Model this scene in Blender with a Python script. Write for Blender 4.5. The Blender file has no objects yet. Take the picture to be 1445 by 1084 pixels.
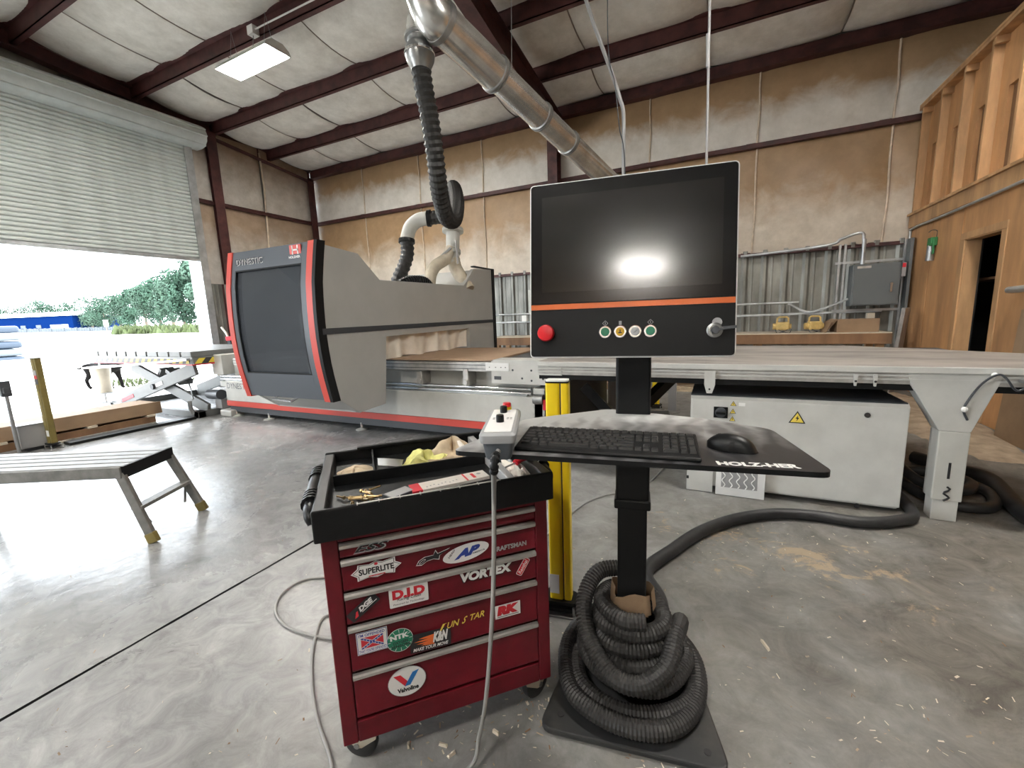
import bpy, math, random
from math import sin, cos, pi, radians, sqrt, atan2
from mathutils import Vector, Matrix
random.seed(7)
SC = bpy.context.scene
COL = SC.collection

# ---------------------------------------------------------------- camera
FPX, CX, CY, CAMH = 602.32, 722.5, 542.0, 1.33
_y, _p, _r = radians(25.927), radians(9.0705), radians(-2.1236)
_F = Vector((-sin(_y)*cos(_p), cos(_y)*cos(_p), -sin(_p)))
_R0 = Vector((cos(_y), sin(_y), 0)); _U0 = _R0.cross(_F)
_R = _R0*cos(_r) + _U0*sin(_r); _U = _U0*cos(_r) - _R0*sin(_r)
cam = bpy.data.cameras.new('camera'); camo = bpy.data.objects.new('camera', cam); COL.objects.link(camo)
cam.sensor_fit = 'HORIZONTAL'; cam.sensor_width = 36.0; cam.lens = FPX/1445*36.0
cam.clip_start = 0.02; cam.clip_end = 600
camo.matrix_world = Matrix(((_R.x, _U.x, -_F.x, 0), (_R.y, _U.y, -_F.y, 0), (_R.z, _U.z, -_F.z, CAMH), (0, 0, 0, 1)))
SC.camera = camo
# pixel of the 1445x1084 photograph -> point on a known plane / at a known depth
def ray(a, b): return _R*((a-CX)/FPX) + _U*((CY-b)/FPX) + _F
def onA(a, b, k, v):
    d = ray(a, b); o = Vector((0, 0, CAMH)); t = (v-o[k])/d[k]; return o + d*t
def onX(a, b, v): return onA(a, b, 0, v)
def onY(a, b, v): return onA(a, b, 1, v)
def onZ(a, b, v=0.0): return onA(a, b, 2, v)
def at(a, b, depth): return Vector((0, 0, CAMH)) + ray(a, b)*depth

# ---------------------------------------------------------------- light and exposure
vs = SC.view_settings
vs.view_transform = 'Standard'; vs.look = 'None'; vs.gamma = 1.0; vs.use_curve_mapping = False
vs.exposure = 1.15
SC.cycles.use_denoising = True
SC.cycles.max_bounces = 12; SC.cycles.diffuse_bounces = 7; SC.cycles.glossy_bounces = 4
SC.cycles.transparent_max_bounces = 12; SC.cycles.caustics_reflective = False; SC.cycles.caustics_refractive = False
SC.cycles.sample_clamp_indirect = 8.0
w = bpy.data.worlds.new('hazy_sky'); SC.world = w; w.use_nodes = True
nt = w.node_tree; bg = nt.nodes['Background']
bg.inputs['Color'].default_value = (0.86, 0.93, 1.0, 1); bg.inputs['Strength'].default_value = 6.5
sun = bpy.data.lights.new('sun', 'SUN'); sun.energy = 3.0; sun.angle = radians(3); sun.color = (1.0, 0.95, 0.88)
suno = bpy.data.objects.new('sun', sun); COL.objects.link(suno)
suno.rotation_euler = (radians(38), 0, radians(150))     # high, from behind the back wall: stays out of the wall openings
def portal(loc, rot, sx, sy):
    l = bpy.data.lights.new('door_portal', 'AREA'); l.shape = 'RECTANGLE'; l.size = sx; l.size_y = sy
    l.cycles.is_portal = True
    o = bpy.data.objects.new('door_portal', l); COL.objects.link(o); o.location = loc; o.rotation_euler = rot
portal((-10.2, 3.43, 1.36), (0, radians(-90), 0), 2.68, 4.4)
portal((-10.2, -5.6, 2.2), (0, radians(-90), 0), 4.4, 4.6)  # sky sampling at the unseen opening added for daylight

# ---------------------------------------------------------------- materials
def mat(name, col, rough=.5, metal=0.0, var=0.0, vs_=8.0, bump=0.0, bs=40.0, col2=None, spec=.5, emis=None, es=0.0, coat=0.0, stretch=None, lo=.35, hi=.65):
    m = bpy.data.materials.new(name); m.use_nodes = True
    n = m.node_tree; b = n.nodes['Principled BSDF']
    b.inputs['Base Color'].default_value = (*col, 1); b.inputs['Roughness'].default_value = rough
    b.inputs['Metallic'].default_value = metal; b.inputs['Specular IOR Level'].default_value = spec
    b.inputs['Coat Weight'].default_value = coat
    if emis: b.inputs['Emission Color'].default_value = (*emis, 1); b.inputs['Emission Strength'].default_value = es
    if var or col2 or bump:
        tc = n.nodes.new('ShaderNodeTexCoord'); vec = tc.outputs['Object']
        if stretch:
            mp = n.nodes.new('ShaderNodeMapping'); mp.inputs['Scale'].default_value = stretch
            n.links.new(vec, mp.inputs['Vector']); vec = mp.outputs['Vector']
    if var or col2:
        t = n.nodes.new('ShaderNodeTexNoise'); t.inputs['Scale'].default_value = vs_; t.inputs['Detail'].default_value = 5; t.inputs['Roughness'].default_value = .6
        n.links.new(vec, t.inputs['Vector'])
        r = n.nodes.new('ShaderNodeValToRGB'); r.color_ramp.elements[0].position = lo; r.color_ramp.elements[1].position = hi
        c2 = col2 if col2 else tuple(min(1, c*(1+var)) for c in col)
        c1 = col if col2 else tuple(c*(1-var) for c in col)
        r.color_ramp.elements[0].color = (*c1, 1); r.color_ramp.elements[1].color = (*c2, 1)
        n.links.new(t.outputs['Fac'], r.inputs['Fac']); n.links.new(r.outputs['Color'], b.inputs['Base Color'])
    if bump:
        t2 = n.nodes.new('ShaderNodeTexNoise'); t2.inputs['Scale'].default_value = bs; t2.inputs['Detail'].default_value = 3
        n.links.new(vec, t2.inputs['Vector'])
        bp = n.nodes.new('ShaderNodeBump'); bp.inputs['Strength'].default_value = bump; bp.inputs['Distance'].default_value = .01
        n.links.new(t2.outputs['Fac'], bp.inputs['Height']); n.links.new(bp.outputs['Normal'], b.inputs['Normal'])
    return m
def nodes_of(m): return m.node_tree, m.node_tree.nodes['Principled BSDF']

# concrete: grey trowelled slab, smoother and paler by the door, dusted with sawdust by the machine
def concrete():
    m = mat('concrete', (.3, .3, .29), .35); n, b = nodes_of(m); N = n.nodes.new; L = n.links.new
    tc = N('ShaderNodeTexCoord')
    def noise(s, d=6, ro=.6, dist=0.0):
        t = N('ShaderNodeTexNoise'); t.inputs['Scale'].default_value = s; t.inputs['Detail'].default_value = d
        t.inputs['Roughness'].default_value = ro; t.inputs['Distortion'].default_value = dist; L(tc.outputs['Object'], t.inputs['Vector']); return t.outputs['Fac']
    def ramp(f, a, ca, b_, cb):
        r = N('ShaderNodeValToRGB'); e = r.color_ramp.elements; e[0].position = a; e[1].position = b_
        e[0].color = (*ca, 1); e[1].color = (*cb, 1); L(f, r.inputs['Fac']); return r.outputs['Color']
    def mix(f, A, B, bl='MIX'):
        x = N('ShaderNodeMix'); x.data_type = 'RGBA'; x.blend_type = bl
        if isinstance(f, float): x.inputs[0].default_value = f
        else: L(f, x.inputs[0])
        L(A, x.inputs[6]); L(B, x.inputs[7]); return x.outputs[2]
    base = ramp(noise(.9, 8, .62, .4), .3, (.26, .265, .265), .72, (.41, .41, .405))
    fine = ramp(noise(7, 9, .72, .9), .28, (.50, .50, .50), .72, (1.22, 1.22, 1.21))
    c = mix(1.0, base, fine, 'MULTIPLY')
    # dusty zone towards +X
    sx = N('ShaderNodeSeparateXYZ'); L(tc.outputs['Object'], sx.inputs[0])
    mr = N('ShaderNodeMapRange'); mr.inputs['From Min'].default_value = -2.6; mr.inputs['From Max'].default_value = .9; L(sx.outputs['X'], mr.inputs['Value'])
    ad = N('ShaderNodeMath'); ad.operation = 'MULTIPLY'; L(mr.outputs[0], ad.inputs[0]); L(noise(1.6, 7, .65, .6), ad.inputs[1])
    du = ramp(ad.outputs[0], .12, (0, 0, 0), .55, (1, 1, 1))
    dust = ramp(noise(4.5, 9, .74, 1.2), .34, (.070, .063, .054), .66, (.20, .185, .16))
    c = mix(du, c, dust)
    vm = N('ShaderNodeVectorMath'); vm.operation = 'DISTANCE'; vm.inputs[1].default_value = (.45, 2.62, 0); sc_ = N('ShaderNodeMapping'); sc_.inputs['Scale'].default_value = (.62, 1.5, 1); sc_.inputs['Location'].default_value = (.17, -1.31, 0); L(tc.outputs['Object'], sc_.inputs['Vector']); L(sc_.outputs['Vector'], vm.inputs[0])
    m2 = N('ShaderNodeMapRange'); m2.inputs['From Min'].default_value = .95; m2.inputs['From Max'].default_value = .0; m2.inputs['To Max'].default_value = .23; L(vm.outputs['Value'], m2.inputs['Value'])
    a9 = N('ShaderNodeMath'); L(m2.outputs[0], a9.inputs[0]); L(noise(3.6, 9, .72, .7), a9.inputs[1])
    st_ = ramp(a9.outputs[0], .70, (0, 0, 0), .76, (.75, .75, .75)); tn = N('ShaderNodeRGB'); tn.outputs[0].default_value = (.40, .30, .19, 1)
    c = mix(st_, c, tn.outputs[0])
    sp = ramp(noise(30, 3, .5), .70, (0, 0, 0), .74, (1, 1, 1))
    pk = ramp(mr.outputs[0], .3, (0, 0, 0), 1.0, (.7, .7, .7))
    sp = mix(1.0, sp, pk, 'MULTIPLY')
    tan = N('ShaderNodeRGB'); tan.outputs[0].default_value = (.42, .34, .25, 1)
    c = mix(sp, c, tan.outputs[0])
    L(c, b.inputs['Base Color'])
    rr = N('ShaderNodeMapRange'); rr.inputs['To Min'].default_value = .12; rr.inputs['To Max'].default_value = .40; L(noise(1.4, 8, .7, .5), rr.inputs['Value'])
    r2 = N('ShaderNodeMath'); r2.operation = 'MULTIPLY_ADD'; L(mr.outputs[0], r2.inputs[0]); r2.inputs[1].default_value = .30; L(rr.outputs[0], r2.inputs[2])
    L(r2.outputs[0], b.inputs['Roughness'])
    bp = N('ShaderNodeBump'); bp.inputs['Strength'].default_value = .25; bp.inputs['Distance'].default_value = .008
    L(noise(14, 6, .6), bp.inputs['Height']); L(bp.outputs['Normal'], b.inputs['Normal'])
    return m
# vinyl-faced insulation blanket: off-white, coated with brown dust over the top part of each sheet
def vinyl(name, white, brown, b0, b1, dirt=.35):
    m = mat(name, white, .45); n, b = nodes_of(m); N = n.nodes.new; L = n.links.new
    tc = N('ShaderNodeTexCoord'); sx = N('ShaderNodeSeparateXYZ'); L(tc.outputs['Generated'], sx.inputs[0])
    t = N('ShaderNodeTexNoise'); t.inputs['Scale'].default_value = 1.7; t.inputs['Detail'].default_value = 9; t.inputs['Roughness'].default_value = .62; t.inputs['Distortion'].default_value = .5
    geo = N('ShaderNodeNewGeometry'); L(geo.outputs['Position'], t.inputs['Vector'])
    a = N('ShaderNodeMath'); a.operation = 'MULTIPLY_ADD'; a.inputs[1].default_value = .75; L(t.outputs['Fac'], a.inputs[0]); L(sx.outputs['Z'], a.inputs[2])
    r = N('ShaderNodeValToRGB'); e = r.color_ramp.elements; e[0].position = 0; e[0].color = (*white, 1); e[1].position = 1; e[1].color = (*brown, 1)
    mr = N('ShaderNodeMapRange'); mr.inputs['From Min'].default_value = b0; mr.inputs['From Max'].default_value = b1; L(a.outputs[0], mr.inputs['Value']); L(mr.outputs[0], r.inputs['Fac'])
    t2 = N('ShaderNodeTexNoise'); t2.inputs['Scale'].default_value = 3.5; t2.inputs['Detail'].default_value = 8; t2.inputs['Roughness'].default_value = .7; L(geo.outputs['Position'], t2.inputs['Vector'])
    r2 = N('ShaderNodeValToRGB'); e = r2.color_ramp.elements; e[0].position = .35; e[1].position = .7; e[0].color = (1-dirt, 1-dirt*1.05, 1-dirt*1.15, 1); e[1].color = (1, 1, 1, 1); L(t2.outputs['Fac'], r2.inputs['Fac'])
    mx = N('ShaderNodeMix'); mx.data_type = 'RGBA'; mx.blend_type = 'MULTIPLY'; mx.inputs[0].default_value = 1; L(r.outputs['Color'], mx.inputs[6]); L(r2.outputs['Color'], mx.inputs[7])
    L(mx.outputs[2], b.inputs['Base Color'])
    bp = N('ShaderNodeBump'); bp.inputs['Strength'].default_value = .35; bp.inputs['Distance'].default_value = .03
    t3 = N('ShaderNodeTexNoise'); t3.inputs['Scale'].default_value = 2.5; t3.inputs['Detail'].default_value = 6; L(geo.outputs['Position'], t3.inputs['Vector'])
    L(t3.outputs['Fac'], bp.inputs['Height']); L(bp.outputs['Normal'], b.inputs['Normal'])
    return m
def glassy(name, tint, trans, rough=.03):
    m = bpy.data.materials.new(name); m.use_nodes = True; n = m.node_tree
    n.nodes.remove(n.nodes['Principled BSDF']); out = n.nodes['Material Output']
    tr = n.nodes.new('ShaderNodeBsdfTransparent'); tr.inputs[0].default_value = (*[trans*c for c in tint], 1)
    pr = n.nodes.new('ShaderNodeBsdfPrincipled'); pr.inputs['Base Color'].default_value = (.11, .12, .135, 1); pr.inputs['Roughness'].default_value = rough
    pr.inputs['Specular IOR Level'].default_value = .8
    mx = n.nodes.new('ShaderNodeMixShader'); mx.inputs[0].default_value = .5
    n.links.new(tr.outputs[0], mx.inputs[1]); n.links.new(pr.outputs[0], mx.inputs[2]); n.links.new(mx.outputs[0], out.inputs[0])
    return m
M = {}
def D(k, *a, **kw): M[k] = mat(k, *a, **kw)
M['concrete'] = concrete()
M['ins_wall_up'] = vinyl('ins_wall_up', (.74, .70, .64), (.42, .275, .15), .68, .98, .20)
M['ins_wall_low'] = vinyl('ins_wall_low', (.70, .62, .52), (.42, .275, .15), .62, 1.0, .25)
M['ins_left'] = vinyl('ins_left', (.62, .58, .53), (.42, .31, .22), .66, 1.2, .3)
M['ins_roof'] = vinyl('ins_roof', (.86, .83, .77), (.76, .71, .64), .3, 1.3, .26)
D('oxide', (.070, .022, .020), .55, var=.35, vs_=5)
D('seam_dark', (.20, .16, .13), .6); D('seam', (.62, .52, .40), .5, var=.2, vs_=6)
D('galv', (.50, .52, .53), .38, .7, var=.18, vs_=5)
D('sheet', (.27, .27, .245), .40, .5, var=.35, vs_=2.2, stretch=(1, 1, .4))
D('door_slat', (.60, .64, .62), .5, var=.08, vs_=4)
D('white_trim', (.78, .79, .78), .5)
D('ply', (.50, .27, .12), .6, var=.25, vs_=3, stretch=(1, 1, .25), bump=.1)
D('ply_dark', (.22, .12, .06), .65, var=.3, vs_=3, stretch=(1, 1, .25))
D('lumber', (.46, .27, .13), .6, var=.25, vs_=6, stretch=(1, 1, .2))
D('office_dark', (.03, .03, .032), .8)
D('grey_hood', (.42, .42, .40), .42, var=.04, vs_=3)
D('grey_light', (.54, .54, .505), .45, var=.06, vs_=5)
D('grey_white', (.56, .56, .53), .42, var=.06, vs_=6)
D('slate', (.085, .098, .115), .38)
D('charcoal', (.045, .05, .057), .45)
D('black', (.007, .0075, .008), .42, spec=.22)
D('black_gloss', (.006, .006, .007), .16)
D('black_plastic', (.006, .0065, .007), .42, var=.25, vs_=20, spec=.25); D('key_black', (.026, .0265, .027), .3, spec=.5)
D('rubber', (.022, .022, .023), .55, var=.3, vs_=10)
D('red_stripe', (.58, .065, .045), .4)
D('orange', (.60, .13, .03), .35)
D('cart_red', (.125, .0055, .012), .34, var=.22, vs_=9, spec=.35)
D('alu', (.48, .465, .44), .42, .55, var=.15, vs_=12)
D('chrome', (.75, .76, .77), .15, 1.0)
D('steel', (.36, .365, .36), .35, .8, var=.15, vs_=8)
D('duct', (.66, .655, .63), .27, .85, var=.2, vs_=4)
D('white', (.82, .82, .80), .5)
D('ink', (.015, .015, .017), .5)
D('s_red', (.62, .02, .035), .45); D('s_blue', (.03, .06, .32), .45); D('s_green', (.015, .22, .12), .45)
D('s_yellow', (.80, .62, .10), .45); D('s_grey', (.33, .33, .33), .45); D('s_orange', (.80, .16, .03), .45); D('s_skyblue', (.02, .18, .50), .45)
D('estop', (.60, .012, .02), .3); D('btn_green', (.01, .16, .085), .3); D('btn_yellow', (.50, .30, .02), .35); D('btn_grey', (.38, .39, .40), .35)
D('yellow', (.86, .62, .015), .32, var=.06, vs_=4); D('bench_alu', (.20, .195, .18), .5, .3, var=.25, vs_=14, stretch=(1, 6, 1)); D('yellow_dull_shaded', (.19, .145, .035), .5, var=.2, vs_=6)  # last yellow is darkened: the backlit door post's shade is in its colour
D('mdf', (.37, .25, .165), .7, var=.08, vs_=5)
D('cloth', (.86, .80, .70), .8, var=.1, vs_=5)
D('card', (.30, .20, .12), .75, var=.1, vs_=4)
D('beige', (.62, .55, .44), .6, var=.1, vs_=6)
D('dusty_top', (.35, .325, .30), .5, col2=(.13, .12, .112), vs_=2.6, stretch=(.55, 2.0, 1), lo=.42, hi=.7)
D('lift_grey', (.15, .155, .15), .45, var=.06, vs_=5); D('hazard_y', (.78, .60, .06), .5); D('hazard_k', (.03, .03, .03), .5)
D('cable_grey', (.29, .285, .27), .5); D('hose_black', (.017, .017, .018), .5, var=.3, vs_=14); D('hose_corr', (.022, .021, .020), .55, var=.3, vs_=20); D('hose_beige', (.55, .49, .38), .6, var=.12, vs_=9)
D('base_plate', (.022, .023, .024), .40, col2=(.085, .08, .07), vs_=5, lo=.5, hi=.85)
D('foliage', (.032, .062, .042), .8, var=.45, vs_=.6, spec=.1); D('foliage2', (.044, .076, .054), .8, var=.45, vs_=.6, spec=.1); D('bark', (.12, .09, .07), .8)
D('grass', (.045, .062, .018), .8, var=.3, vs_=3); D('gravel', (.62, .60, .56), .8, var=.08, vs_=.6)
D('blue_metal', (.002, .011, .055), .95, spec=0.0); D('bundle_dark', (.010, .022, .040), .5); D('bundle_pale', (.07, .085, .10), .5); D('pale_fence', (.045, .056, .066), .7, var=.15, vs_=2)
D('fur', (.006, .0052, .005), .85, spec=.08, var=.4, vs_=9)
D('paper', (.72, .68, .62), .6); D('glove', (.62, .60, .22), .75, var=.25, vs_=20); D('rag', (.50, .40, .28), .85, var=.2, vs_=14)
D('brass', (.38, .27, .13), .35, .9); D('plastic_bag', (.55, .62, .66), .2, var=.25, vs_=25)
D('tool_yellow', (.62, .45, .17), .5, var=.15, vs_=10); D('elec_grey', (.13, .145, .15), .45); D('green', (.03, .2, .06), .5)
D('sawdust', (.36, .28, .20), .9, var=.25, vs_=7, bump=.5, bs=30)
M['glass_dark'] = glassy('glass_dark', (.85, .93, 1.0), .85, .10)
M['tube_light'] = mat('tube_light', (1, 1, 1), .5, emis=(1.0, .96, .90), es=105.0)
# dull-finish display glass
D('screen', (.0045, .0042, .004), .22, spec=.25, coat=1.0); M['screen'].node_tree.nodes['Principled BSDF'].inputs['Coat Roughness'].default_value = .135

# ---------------------------------------------------------------- mesh builder
class MB:
    def __init__(s): s.v = []; s.f = []; s.m = []; s.mi = 0
    def add(s, vs_, fs):
        o = len(s.v); s.v += [tuple(p) for p in vs_]; s.f += [tuple(i+o for i in f) for f in fs]; s.m += [s.mi]*len(fs); return s
    def box(s, x0, x1, y0, y1, z0, z1):
        return s.add([(x0, y0, z0), (x1, y0, z0), (x1, y1, z0), (x0, y1, z0), (x0, y0, z1), (x1, y0, z1), (x1, y1, z1), (x0, y1, z1)],
                     [(0, 3, 2, 1), (4, 5, 6, 7), (0, 1, 5, 4), (1, 2, 6, 5), (2, 3, 7, 6), (3, 0, 4, 7)])
    def obox(s, c, size, ux=(1, 0, 0), uz=(0, 0, 1)):
        ux = Vector(ux).normalized(); uz = Vector(uz); uz = (uz - ux*uz.dot(ux)).normalized(); uy = uz.cross(ux); c = Vector(c); a, b, d = [q/2 for q in size]
        P = [c + ux*(i*a) + uy*(j*b) + uz*(k*d) for k in (-1, 1) for i, j in ((-1, -1), (1, -1), (1, 1), (-1, 1))]
        return s.add(P, [(0, 3, 2, 1), (4, 5, 6, 7), (0, 1, 5, 4), (1, 2, 6, 5), (2, 3, 7, 6), (3, 0, 4, 7)])
    def bar(s, p, q, wd, ht, up=(0, 0, 1)):
        p = Vector(p); q = Vector(q); return s.obox((p+q)/2, ((q-p).length, wd, ht), q-p, up)
    def prism(s, poly, fn, t0, t1):          # poly of (a, b); fn(a, b, t) -> point
        n = len(poly); P = [fn(a, b, t0) for a, b in poly] + [fn(a, b, t1) for a, b in poly]
        return s.add(P, [tuple(range(n))[::-1], tuple(range(n, 2*n))] + [(i, (i+1) % n, n+(i+1) % n, n+i) for i in range(n)])
    def poly(s, pts): return s.add(pts, [tuple(range(len(pts)))])
    def tube(s, pts, r, n=8, closed=False, caps=True, up=None):
        P = [Vector(p) for p in pts]; k = len(P); R = r if callable(r) else (r if isinstance(r, (list, tuple)) else [r]*k)
        if callable(r): R = [r(i/(k-1)) for i in range(k)]
        T = []
        for i in range(k):
            a = P[(i-1) % k] if (closed or i) else P[i]; b = P[(i+1) % k] if (closed or i < k-1) else P[i]; d = b-a
            T.append(d.normalized() if d.length > 1e-9 else Vector((0, 0, 1)))
        nrm = T[0].orthogonal().normalized() if up is None else (Vector(up)-T[0]*T[0].dot(Vector(up))).normalized(); V = []
        for i in range(k):
            nrm = nrm - T[i]*nrm.dot(T[i]); nrm = nrm.normalized() if nrm.length > 1e-6 else T[i].orthogonal().normalized(); bn = T[i].cross(nrm)
            V += [P[i] + (nrm*cos(2*pi*j/n) + bn*sin(2*pi*j/n))*R[i] for j in range(n)]
        F = []
        for i in range(k if closed else k-1):
            i2 = (i+1) % k
            F += [(i*n+j, i*n+(j+1) % n, i2*n+(j+1) % n, i2*n+j) for j in range(n)]
        if caps and not closed: F += [tuple(range(n))[::-1], tuple((k-1)*n+j for j in range(n))]
        return s.add(V, F)
    def cyl(s, p, q, r, n=16, r1=None): return s.tube([p, q], [r, r if r1 is None else r1], n)
    def lathe(s, prof, o=(0, 0, 0), ax=(0, 0, 1), n=24):     # prof of (radius, height along axis)
        ax = Vector(ax).normalized(); o = Vector(o); e1 = ax.orthogonal().normalized(); e2 = ax.cross(e1); k = len(prof)
        V = [o + ax*hh + (e1*cos(2*pi*j/n) + e2*sin(2*pi*j/n))*rr for rr, hh in prof for j in range(n)]
        F = [(i*n+j, i*n+(j+1) % n, (i+1)*n+(j+1) % n, (i+1)*n+j) for i in range(k-1) for j in range(n)]
        F += [tuple(range(n))[::-1], tuple((k-1)*n+j for j in range(n))]
        return s.add(V, F)
    def ball(s, c, r, n=12, k=8, sc=(1, 1, 1)):
        pr = [(max(1e-4, sin(pi*i/k)), -cos(pi*i/k)) for i in range(k+1)]
        o = len(s.v); s.lathe(pr, n=n); c = Vector(c)
        for i in range(o, len(s.v)): a = s.v[i]; s.v[i] = (c.x+a[0]*r*sc[0], c.y+a[1]*r*sc[1], c.z+a[2]*r*sc[2])
        return s
    def grid(s, nu, nv, fn):
        V = [fn(i/nu, j/nv) for j in range(nv+1) for i in range(nu+1)]
        return s.add(V, [(j*(nu+1)+i, j*(nu+1)+i+1, (j+1)*(nu+1)+i+1, (j+1)*(nu+1)+i) for j in range(nv) for i in range(nu)])
    def text(s, body, o, u, v, wd, ht, off=0.0, shear=0.0, bold=0.0):   # text fitted into wd x ht with its lower left corner at o
        V, F = text_geo(body, shear, bold); o = Vector(o); u = Vector(u).normalized(); v = Vector(v).normalized(); nn = u.cross(v)
        xs = [p[0] for p in V]; ys = [p[1] for p in V]; x0, x1, y0, y1 = min(xs), max(xs), min(ys), max(ys)
        return s.add([o + u*((a-x0)/(x1-x0)*wd) + v*((b-y0)/(y1-y0)*ht) + nn*off for a, b in V], F)
    def build(s, name, mats, parent=None, smooth=None, bevel=0.0, seg=2, loc=None):
        me = bpy.data.meshes.new(name); me.from_pydata(s.v, [], s.f); me.update()
        for k in (mats if isinstance(mats, (list, tuple)) else [mats]): me.materials.append(M[k])
        me.polygons.foreach_set('material_index', s.m)
        if smooth is not None:
            me.polygons.foreach_set('use_smooth', [True]*len(me.polygons)); me.set_sharp_from_angle(angle=radians(smooth))
        o = bpy.data.objects.new(name, me); COL.objects.link(o); o.parent = parent
        if loc: o.location = loc
        if bevel:
            b = o.modifiers.new('bevel', 'BEVEL'); b.width = bevel; b.segments = seg; b.limit_method = 'ANGLE'; b.angle_limit = radians(40); b.harden_normals = False
        return o
_tc = {}
def text_geo(body, shear, bold):
    k = (body, shear, bold)
    if k not in _tc:
        cu = bpy.data.curves.new('lettering', 'FONT'); cu.body = body; cu.shear = shear; cu.offset = bold; cu.resolution_u = 3; cu.align_x = 'LEFT'
        o = bpy.data.objects.new('lettering', cu); COL.objects.link(o)
        dg = bpy.context.evaluated_depsgraph_get(); dg.update()
        me = bpy.data.meshes.new_from_object(o.evaluated_get(dg))
        _tc[k] = ([(p.co.x, p.co.y) for p in me.vertices], [tuple(p.vertices) for p in me.polygons])
        bpy.data.objects.remove(o); bpy.data.curves.remove(cu); bpy.data.meshes.remove(me)
    return _tc[k]
def tag(o, label, cat, group=None):
    o['label'] = label; o['category'] = cat
    if group: o['group'] = group
    return o
def thing(name, label, cat, loc=(0, 0, 0), rz=0.0, group=None):
    o = bpy.data.objects.new(name, None); COL.objects.link(o); o.location = loc; o.rotation_euler = (0, 0, rz); o.empty_display_size = .1
    return tag(o, label, cat, group)
def struct(o, label): o['kind'] = 'structure'; o['label'] = label; return o
def dup(o, parent=None, loc=None, rz=None):
    c = o.copy(); COL.objects.link(c); c.parent = parent
    if loc is not None: c.location = loc
    if rz is not None: c.rotation_euler = (0, 0, rz)
    for ch in list(o.children): dup(ch, c)
    return c
def spline(pts, n=12, closed=False):        # Catmull-Rom through pts
    P = [Vector(p) for p in pts]; k = len(P); out = []
    for i in range(k if closed else k-1):
        a = P[(i-1) % k] if (closed or i) else P[0]*2-P[1]; b = P[i]; c = P[(i+1) % k]
        d = P[(i+2) % k] if (closed or i+2 < k) else P[k-1]*2-P[k-2]
        for j in range(n):
            t = j/n; out.append(b*1.0 + (c-a)*(.5*t) + (a*2-b*5+c*4-d)*(.5*t*t) + (b*3-a-c*3+d)*(.5*t**3))
    if not closed: out.append(P[-1])
    return out
def resample(pts, step):
    P = [Vector(p) for p in pts]; out = [P[0].copy()]; acc = 0.0
    for a, b in zip(P, P[1:]):
        d = (b-a).length
        while acc + d >= step and d > 1e-9:
            t = (step-acc)/d; a = a.lerp(b, t); out.append(a.copy()); d = (b-a).length; acc = 0.0
        acc += d
    return out
def corr(mb, pts, r, pitch=.025, depth=.12, n=12):   # corrugated hose along a path
    P = resample(pts, pitch/2); R = [r*(1 if i % 2 else 1-depth) for i in range(len(P))]; return mb.tube(P, R, n)
# ================================================================ the building
XL, YB, XR, XE, YF, YR = -10.08, 8.78, 2.59, 8.0, -9.6, -.41      # left wall, back wall, office wall, far right wall, front wall, ridge
DY0, DY1, DZ = 1.2, 5.66, 2.72                                     # roll-up doorway
def zr(y): return 5.14 + .12*(YB-YR) - .12*abs(y-YR)              # underside of the purlins
# ---- floor: two slabs with a sawn joint between them
JX = -2.213
fl = MB()
def slab(x0, x1): fl.add([(x0, YF, 0), (x1, YF, 0), (x1, YB, 0), (x0, YB, 0)], [(0, 1, 2, 3)])
# joint edges wander a little
ys = [YF + (YB-YF)*i/240 for i in range(241)]
el = [JX-.008+random.uniform(-.0025, .002) for _ in ys]; er = [JX+.008+random.uniform(-.002, .0025) for _ in ys]
for x0, edge in ((XL-.25, el), (XE, er)):
    fl.add([(x0, y, 0) for y in ys] + [(e, y, 0) for e, y in zip(edge, ys)],
           [(i, i+1, 242+i, 241+i) if x0 > 0 else (i, 241+i, 242+i, i+1) for i in range(240)])
    fl.mi = 1; fl.add([(e, y, 0) for e, y in zip(edge, ys)] + [(e, y, -.02) for e, y in zip(edge, ys)], [(i, i+1, 242+i, 241+i) for i in range(240)]); fl.mi = 0
fl.mi = 1
fl.add([(JX-.02, YF, -.018), (JX+.02, YF, -.018), (JX+.02, YB, -.018), (JX-.02, YB, -.018)], [(0, 1, 2, 3)])
fl.mi = 0; fl.box(XL-.25, XE, YF, YB, -.3, -.03)
struct(fl.build('floor', ['concrete', 'ink']), 'grey trowelled concrete floor with a sawn joint')
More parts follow.
